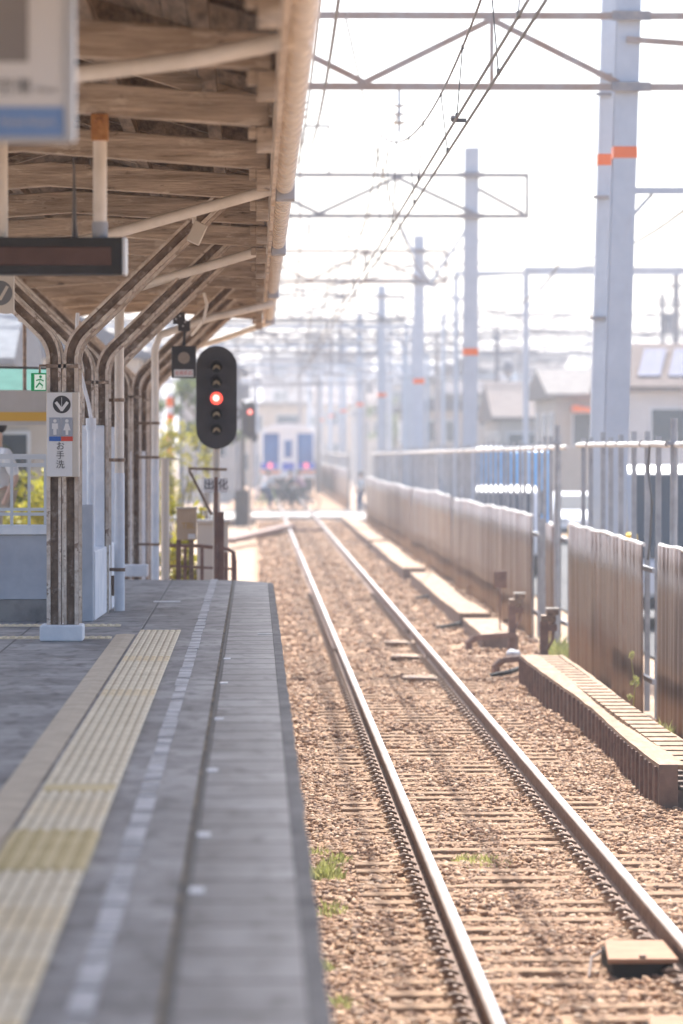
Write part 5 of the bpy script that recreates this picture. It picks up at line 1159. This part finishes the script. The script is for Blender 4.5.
Yc = 160; zc = -.16
for i, (px, dY, top, bot, bl, pl_, fm, fa) in enumerate(((266, 0, 'cloth_white', 'cloth_navy', 'lime framed bicycle ridden by the cyclist in white', 'cyclist in a white top and navy trousers', 'lime', R(-60)),
        (288, 1.5, 'cloth_black', 'cloth_black', 'dark bicycle ridden by the cyclist in black', 'cyclist dressed all in black', 'black', R(-75)), (301, 3, 'cloth_mauve', 'cloth_black', 'pale bicycle ridden by the cyclist in mauve', 'cyclist in a mauve top at right', 'alu', R(70)))):
    q_ = P(px, 500, Yc + dY); bicycle(q_.x, Yc + dY, zc, fa, bl, fm); human(q_.x, Yc + dY, zc, 1.66, 'ride', top, bot, pl_ + ' on the level crossing', fa)
q_ = P(361, 500, 158); human(q_.x, 158, zc, 1.66, 'walk', 'cloth_white', 'cloth_navy', 'pedestrian in white top and navy trousers by the far fence end', R(90))
q_ = P(8, 440, 44); human(q_.x - .02, 42.6, PZ, 1.72, 'walk', 'cloth_white', 'cloth_beige', 'person in white top and beige trousers beyond the stair railing', R(120), group='people on the platform')

# crossing warning posts and hut
for i, (px, Y) in enumerate(((243, 138),)):
    q_ = P(px, 450, Y); t = thing('crossing_signal', (q_.x, Y, -.3), ['dark crossing warning post left of the train', 'crossing warning post right of the train'][i], 'crossing signal', 'crossing warning posts')
    MB().tube([(q_.x, Y, -.3), (q_.x, Y, 4.2)], .07, 10).build('post', M['black'] if i == 0 else M['cloth_white'], t)
    m = MB(); m.bar((q_.x - .45, Y - .1, 3.4), (q_.x + .45, Y - .1, 4.1), .03, .14); m.bar((q_.x - .45, Y - .13, 4.1), (q_.x + .45, Y - .13, 3.4), .03, .14); m.build('crossbuck', M['black'], t)
    for s_ in (-1, 1): MB().disc((q_.x + s_ * .35, 2.9), .2, Y - .12, Y - .05, 14).build('lamp_head', M['black'], t)
    MB().box(q_.x - .3, q_.x + .3, Y - .2, Y + .2, -.3, 1.0).build('machine_box', M['concrete' if i else 'black'], t)

# ================================================================== STREET, VEHICLES, HOUSES, TREES
def vehicle(x, y, z, L, W, H, label, cat_, bm, van=True, wf=1.0):
    t = thing('parked_van' if van else 'parked_car', (x, y, z), label, cat_); w_ = W / 2
    if van: pr = [(0, .3), (0, .95), (.1, 1.05), (.45, H - .12), (.7, H), (L - .1, H), (L, H - .15), (L, .3)]
    else: pr = [(0, .3), (0, .7), (.15, .82), (.95, .98), (1.6, H - .05), (2.0, H), (L - 1.0, H), (L - .3, 1.05), (L, .95), (L, .3)]
    MB().prism([(y + a, z + b) for a, b in pr], 'x', x - w_, x + w_).build('body', M[bm], t, bevel=.05)
    if van:
        m = MB(); yt = y + .1 + .35 * wf; zt_ = z + 1.07 + (H - 1.2) * wf; m.add([(x - w_ + .1, y + .11, z + 1.1), (x + w_ - .1, y + .11, z + 1.1), (x + w_ - .16, yt - .01, zt_), (x - w_ + .16, yt - .01, zt_)], [(0, 1, 2, 3)])
        o = m.build('windscreen', M['glass'], t); o.location.y -= .015; sm = o.modifiers.new('s', 'SOLIDIFY'); sm.thickness = .01
        MB().box(x - w_ + .08, x + w_ - .08, y - .03, y - .003, z + .55, z + .93).build('front_panel', M['white_paint'], t, bevel=.01)
        for s_ in (-1, 1): MB().box(x + s_ * w_ - .006, x + s_ * w_ + .006, y + .55, y + L - .4, z + 1.1, z + H - .25).build('side_window', M['glass'], t)
    else:
        m = MB(); m.add([(x - w_ + .1, y + .98, z + 1.0), (x + w_ - .1, y + .98, z + 1.0), (x + w_ - .16, y + 1.58, z + H - .07), (x - w_ + .16, y + 1.58, z + H - .07)], [(0, 1, 2, 3)])
        o = m.build('windscreen', M['glass'], t); o.location.y -= .015; sm = o.modifiers.new('s', 'SOLIDIFY'); sm.thickness = .01
        for s_ in (-1, 1): MB().prism([(y + 1.3, z + 1.0), (y + 1.75, z + H - .12), (y + L - 1.1, z + H - .12), (y + L - .5, z + 1.05)], 'x', x + s_ * w_ - .006, x + s_ * w_ + .006).build('side_window', M['glass'], t)
    for s_ in (-1, 1): MB().ball((x + s_ * (w_ - .25), y, z + .72), .13, .04, .09).build('headlight', M['alu'], t, smooth=True)
    MB().box(x - w_ + .02, x + w_ - .02, y - .06, y + .1, z + .3, z + .5).build('bumper', M['led_case'], t, bevel=.03)
    for yy in (.75, L - .7):
        for s_ in (-1, 1):
            wl_ = MB().tube([(x + s_ * (w_ - .16), y + yy, z + .3), (x + s_ * (w_ + .01), y + yy, z + .3)], .3, 18).build('wheel', M['rubber'], t)
            MB().tube([(x + s_ * (w_ - .0), y + yy, z + .3), (x + s_ * (w_ + .02), y + yy, z + .3)], .17, 14).build('rim', M['alu'], wl_)
vehicle(P(512, 480, 100).x, 100, -.3, 4.4, 2.0, 2.85, 'tall light blue van parked on the street behind the fence', 'van', 'van_blue', wf=.38)
vehicle(P(505, 480, 84).x, 84, -.3, 3.9, 1.5, 1.98, 'small white van parked just before the tall blue van', 'van', 'train_white')
vehicle(P(683, 480, 60).x, 60, -.3, 4.2, 1.7, 2.55, 'silver van with dark windows parked behind the near fence', 'van', 'car_silver')
vehicle(P(575, 480, 112).x + .3, 112, -.3, 4.2, 1.7, 1.5, 'white car parked farther along the street', 'car', 'train_white', van=False)

def house(x0, x1, y0, y1, zw, zr, wallc, roofc, label, gable='y', win=6, cat_='house', grp='houses beyond the railway'):
    t = thing('house', ((x0 + x1) / 2, y0, -.34), label, cat_, grp)
    wm_ = mat('wall', tuple(c * .85 for c in wallc), tuple(c * .72 for c in wallc), .9, scale=.8, bump=.2, spec=.1); rm = mat('roof_tiles', tuple(c * .6 for c in roofc), tuple(c * .42 for c in roofc), .95, spec=.03, scale=3, bump=.5, stretch=(1, 1, 4))
    MB().box(x0, x1, y0, y1, -.34, zw).build('wall', wm_, t)
    o = .35; xm = (x0 + x1) / 2; ym = (y0 + y1) / 2
    if gable == 'flat': MB().box(x0 - .15, x1 + .15, y0 - .15, y1 + .15, zw + .001, zr).build('roof', rm, t)
    elif gable == 'y': m = MB(); m.prism([(x0 - o, zw - .1), (x1 + o, zw - .1), (x1 + o, zw + .05), (xm, zr), (x0 - o, zw + .05)], 'y', y0 - o, y1 + o); m.build('roof', rm, t)
    else: m = MB(); m.prism([(y0 - o, zw - .1), (y1 + o, zw - .1), (y1 + o, zw + .05), (ym, zr), (y0 - o, zw + .05)], 'x', x0 - o, x1 + o); m.build('roof', rm, t)
    W_ = x1 - x0; fl = max(1, int((zw + .3) / 2.7)); n = max(1, win // fl)
    for f in range(fl):
        for k in range(n):
            cx_ = x0 + W_ * (k + .5) / n; zz = zw - 1.75 - 2.7 * f; ww = min(.75, W_ / n * .32)
            fo = MB().box(cx_ - ww - .06, cx_ + ww + .06, y0 - .05, y0 - .002, zz - .06, zz + 1.16).build('window', M['alu'], t)
            MB().box(cx_ - ww, cx_ + ww, y0 - .062, y0 - .051, zz, zz + 1.1).build('pane', M['glass'], fo)
    # side windows facing the track
    xs_ = x0 if x0 > 2 else x1; s_ = -1 if x0 > 2 else 1
    for f in range(fl):
        for k in range(3):
            cy = y0 + (y1 - y0) * (k + .5) / 3; zz = zw - 1.75 - 2.7 * f
            fo = MB().box(min(xs_ + s_ * .002, xs_ + s_ * .05), max(xs_ + s_ * .002, xs_ + s_ * .05), cy - .66, cy + .66, zz - .06, zz + 1.16).build('window', M['alu'], t)
            MB().box(min(xs_ + s_ * .051, xs_ + s_ * .062), max(xs_ + s_ * .051, xs_ + s_ * .062), cy - .6, cy + .6, zz, zz + 1.1).build('pane', M['glass'], fo)
    return t
for i, (px, Y, wd, tp, wc, rc, fl_) in enumerate(((405, 205, 4, 395, (.5, .46, .42), (.2, .2, .23), 'y'), (452, 215, 5, 380, (.55, .53, .5), (.26, .24, .25), 'x'), (520, 230, 6, 372, (.5, .5, .5), (.22, .25, .3), 'x'), (580, 205, 6, 360, (.6, .57, .52), (.3, .26, .24), 'y'), (640, 180, 7, 345, (.5, .48, .46), (.22, .22, .24), 'x'), (355, 290, 5, 400, (.62, .57, .5), (.3, .28, .28), 'y'))):
    house(P(px, 0, Y).x, P(px, 0, Y).x + wd, Y, Y + 8, P(0, tp + 14, Y).z, P(0, tp, Y).z, wc, rc, ['dark roofed house just right of the third mast', 'house with grey roof between third and second masts', 'blue grey roofed house under the plain gantry', 'gabled house showing left of the nearest masts', 'dark roofed house above the solar panels', 'cream gabled house right of the far warning post'][i], fl_, 4)
h = house(P(628, 0, 118).x, P(628, 0, 118).x + 9, 118, 127, P(0, 388, 118).z, P(0, 352, 118).z + .4, (.62, .6, .6), (.30, .25, .23), 'white house with dark solar panels on its roof at right', 'x', 3)
m = MB(); xa = P(640, 0, 118).x; za, zb2 = P(0, 388, 118).z + .05, P(0, 352, 118).z + .4
for k in range(5):
    m.add([(xa + k * .95, 118.2 + .4, za + .35), (xa + k * .95 + .7, 118.2 + .4, za + .35), (xa + k * .95 + 1.2, 121.4, zb2 - .2), (xa + k * .95 + .5, 121.4, zb2 - .2)], [(0, 1, 2, 3)])
so_ = m.build('solar_panel', mat('solar_cell', (.03, .04, .10), (.06, .07, .14), .6, spec=.1, scale=4), h); so_.modifiers.new('s', 'SOLIDIFY').thickness = .04
house(P(556, 0, 135).x, P(556, 0, 135).x + 5.5, 135, 145, P(0, 395, 135).z, P(0, 366, 135).z, (.52, .48, .43), (.42, .39, .37), 'beige gabled house left of the solar roof house', 'x', 2)
aw = P(590, 412, 133); m = MB(); m.prism([(aw.x - .5, aw.z), (aw.x + .4, aw.z), (aw.x + .4, aw.z + .08), (aw.x - .5, aw.z + .25)], 'y', 133.2, 134.9); tag(m.build('awning', M['orange']), 'small orange awning on the beige gabled house', 'awning')
house(P(500, 0, 160).x, P(500, 0, 160).x + 6, 160, 170, P(0, 418, 160).z, P(0, 380, 160).z, (.5, .47, .43), (.36, .31, .29), 'low house with grey sloping roof right of the second mast', 'x', 3)
house(P(428, 0, 240).x, P(428, 0, 240).x + 4.5, 240, 250, 6.5, 8.2, (.55, .52, .48), (.42, .38, .36), 'hazy grey house between the second and third masts', 'y', 4)
house(P(385, 0, 300).x, P(385, 0, 300).x + 5.5, 300, 312, 7.5, 9.2, (.6, .56, .5), (.3, .3, .33), 'hazy house right of the far crossing post', 'x', 4)
house(P(470, 0, 320).x, P(470, 0, 320).x + 8, 320, 330, 9.5, 10.3, (.6, .58, .55), (.5, .48, .46), 'pale flat roofed block behind the second mast', 'flat', 9, 'building')
house(P(318, 0, 330).x, P(318, 0, 330).x + 5.6, 330, 340, 6.2, 7.8, (.66, .56, .44), (.48, .4, .36), 'cream house just right of the train', 'x', 4)
house(P(232, 0, 270).x, P(232, 0, 270).x + 5.2, 270, 282, 5.4, 5.7, (.66, .58, .47), (.5, .45, .4), 'cream flat roofed building rising behind the train roof', 'flat', 4)
house(P(180, 0, 200).x, P(180, 0, 200).x + 3.2, 200, 212, 6.5, 7.6, (.6, .56, .52), (.35, .33, .34), 'pale house behind the five lamp signal', 'y', 2)
house(P(262, 0, 420).x, P(262, 0, 420).x + 12, 420, 432, 12, 12.6, (.62, .6, .58), (.5, .5, .5), 'distant pale apartment block above the train', 'flat', 12, 'building')
house(P(345, 0, 440).x, P(345, 0, 440).x + 9, 440, 452, 10, 10.5, (.58, .58, .6), (.5, .5, .5), 'distant flat block right of the apartment block', 'flat', 9, 'building')
house(-8.5, -3.6, 120, 130, 5.4, 7.0, (.60, .56, .5), (.33, .36, .42), 'pale house with grey roof left of the tracks', 'y', 4)
house(-12, -5.2, 78, 88, 4.3, 6.2, (.66, .64, .62), (.45, .47, .5), 'white house seen under the canopy left of the pillars', 'x', 6)
tl = house(-9.5, -3.3, 62, 68, 3.4, 3.88, (.6, .56, .5), (.13, .30, .25), 'low building with teal green roof behind the exit sign', 'x', 3)

def bush(x, y, z, r, h, n, label, mt, ls=.07, cat_='bush'):
    t = thing('bush', (x, y, z), label, cat_, 'bushes beside the railway'); bl = []
    for k in range(7): a = random.uniform(0, 6.28); d = random.uniform(.1, .65); bl.append((r * d * math.cos(a), r * d * math.sin(a), h * random.uniform(.3, .75), r * random.uniform(.35, .55), r * random.uniform(.35, .55), h * random.uniform(.2, .3)))
    leaves('foliage', bl, n, ls, M[mt], t)
    m = MB()
    for k in range(6): a = k * 1.05; m.tube([(x, y, z), (x + .3 * r * math.cos(a), y + .3 * r * math.sin(a), z + h * .4), (x + .6 * r * math.cos(a + .3), y + .6 * r * math.sin(a + .3), z + h * .75)], [.03, .02, .008], 6)
    m.build('stem', M['bark'], t)
bush(-3.3, 57, -.34, .95, 2.75, 2600, 'yellow green bush behind the stair railing', 'leaf_yellow')
bush(-4.9, 59.0, -.34, 1.2, 3.3, 2600, 'taller bush at the far left behind the railing', 'leaf_yellow')
bush(-4.1, 61, -.34, 1.0, 3.6, 2200, 'dark green bush behind the yellow green one', 'leaf')
bush(P(186, 520, 52).x, 52, -.34, .55, 2.3, 1600, 'bright bush behind the relay box', 'leaf_yellow', .06)
bush(P(205, 560, 50).x, 50, -.34, .4, 1.1, 800, 'low green bush behind the brown railing', 'leaf', .05)
bush(P(176, 450, 90).x, 90, -.34, .9, 3.6, 1500, 'pale green bush left of the five lamp signal', 'leaf_yellow', .08)
def tree(x, y, h, r, n, label):
    t = thing('tree', (x, y, -.34), label, 'tree', 'trees beyond the houses')
    m = MB(); m.tube([(x, y, -.34), (x + .1, y, h * .35), (x - .05, y, h * .8)], [.16, .11, .04], 8)
    for k in range(5): a = k * 1.3; m.tube([(x + .08, y, h * (.35 + .07 * k)), (x + .6 * r * math.cos(a), y + .6 * r * math.sin(a), h * (.55 + .07 * k))], [.06, .02], 6)
    m.build('trunk', M['bark'], t); bl = []
    for k in range(9): a = random.uniform(0, 6.28); d = random.uniform(.1, .7); bl.append((r * d * math.cos(a), r * d * math.sin(a), h * random.uniform(.5, .9) + .34, r * .42, r * .42, h * .13))
    leaves('crown', bl, n, .13, M['leaf'], t)
tree(P(205, 400, 140).x, 140, 5.6, 1.8, 1800, 'leafy tree just left of the tracks by the crossing')
tree(P(395, 400, 260).x, 260, 6, 2.2, 1200, 'hazy tree right of the far crossing post')
tree(P(655, 400, 200).x, 200, 6.5, 2.6, 1200, 'hazy tree behind the solar roof house')
tree(-6.6, 100, 6.0, 2.0, 1600, 'tree between the two left houses')

# ================================================================== HAZE
hz = MB().box(-720, 720, -70, 1520, -1.4, 24).build('haze', bpy.data.materials.new('haze'), loc=(0, 0, -1.4)); hz['kind'] = 'stuff'
hm = hz.data.materials[0]; hm.use_nodes = True; n = hm.node_tree.nodes; n.remove(n['Principled BSDF'])
pv = n.new('ShaderNodeVolumePrincipled'); pv.inputs['Color'].default_value = (.84, .91, 1, 1); pv.inputs['Density'].default_value = 0.00095; pv.inputs['Anisotropy'].default_value = 0.3
hm.node_tree.links.new(pv.outputs[0], n['Material Output'].inputs['Volume']); hz.display_type = 'WIRE'
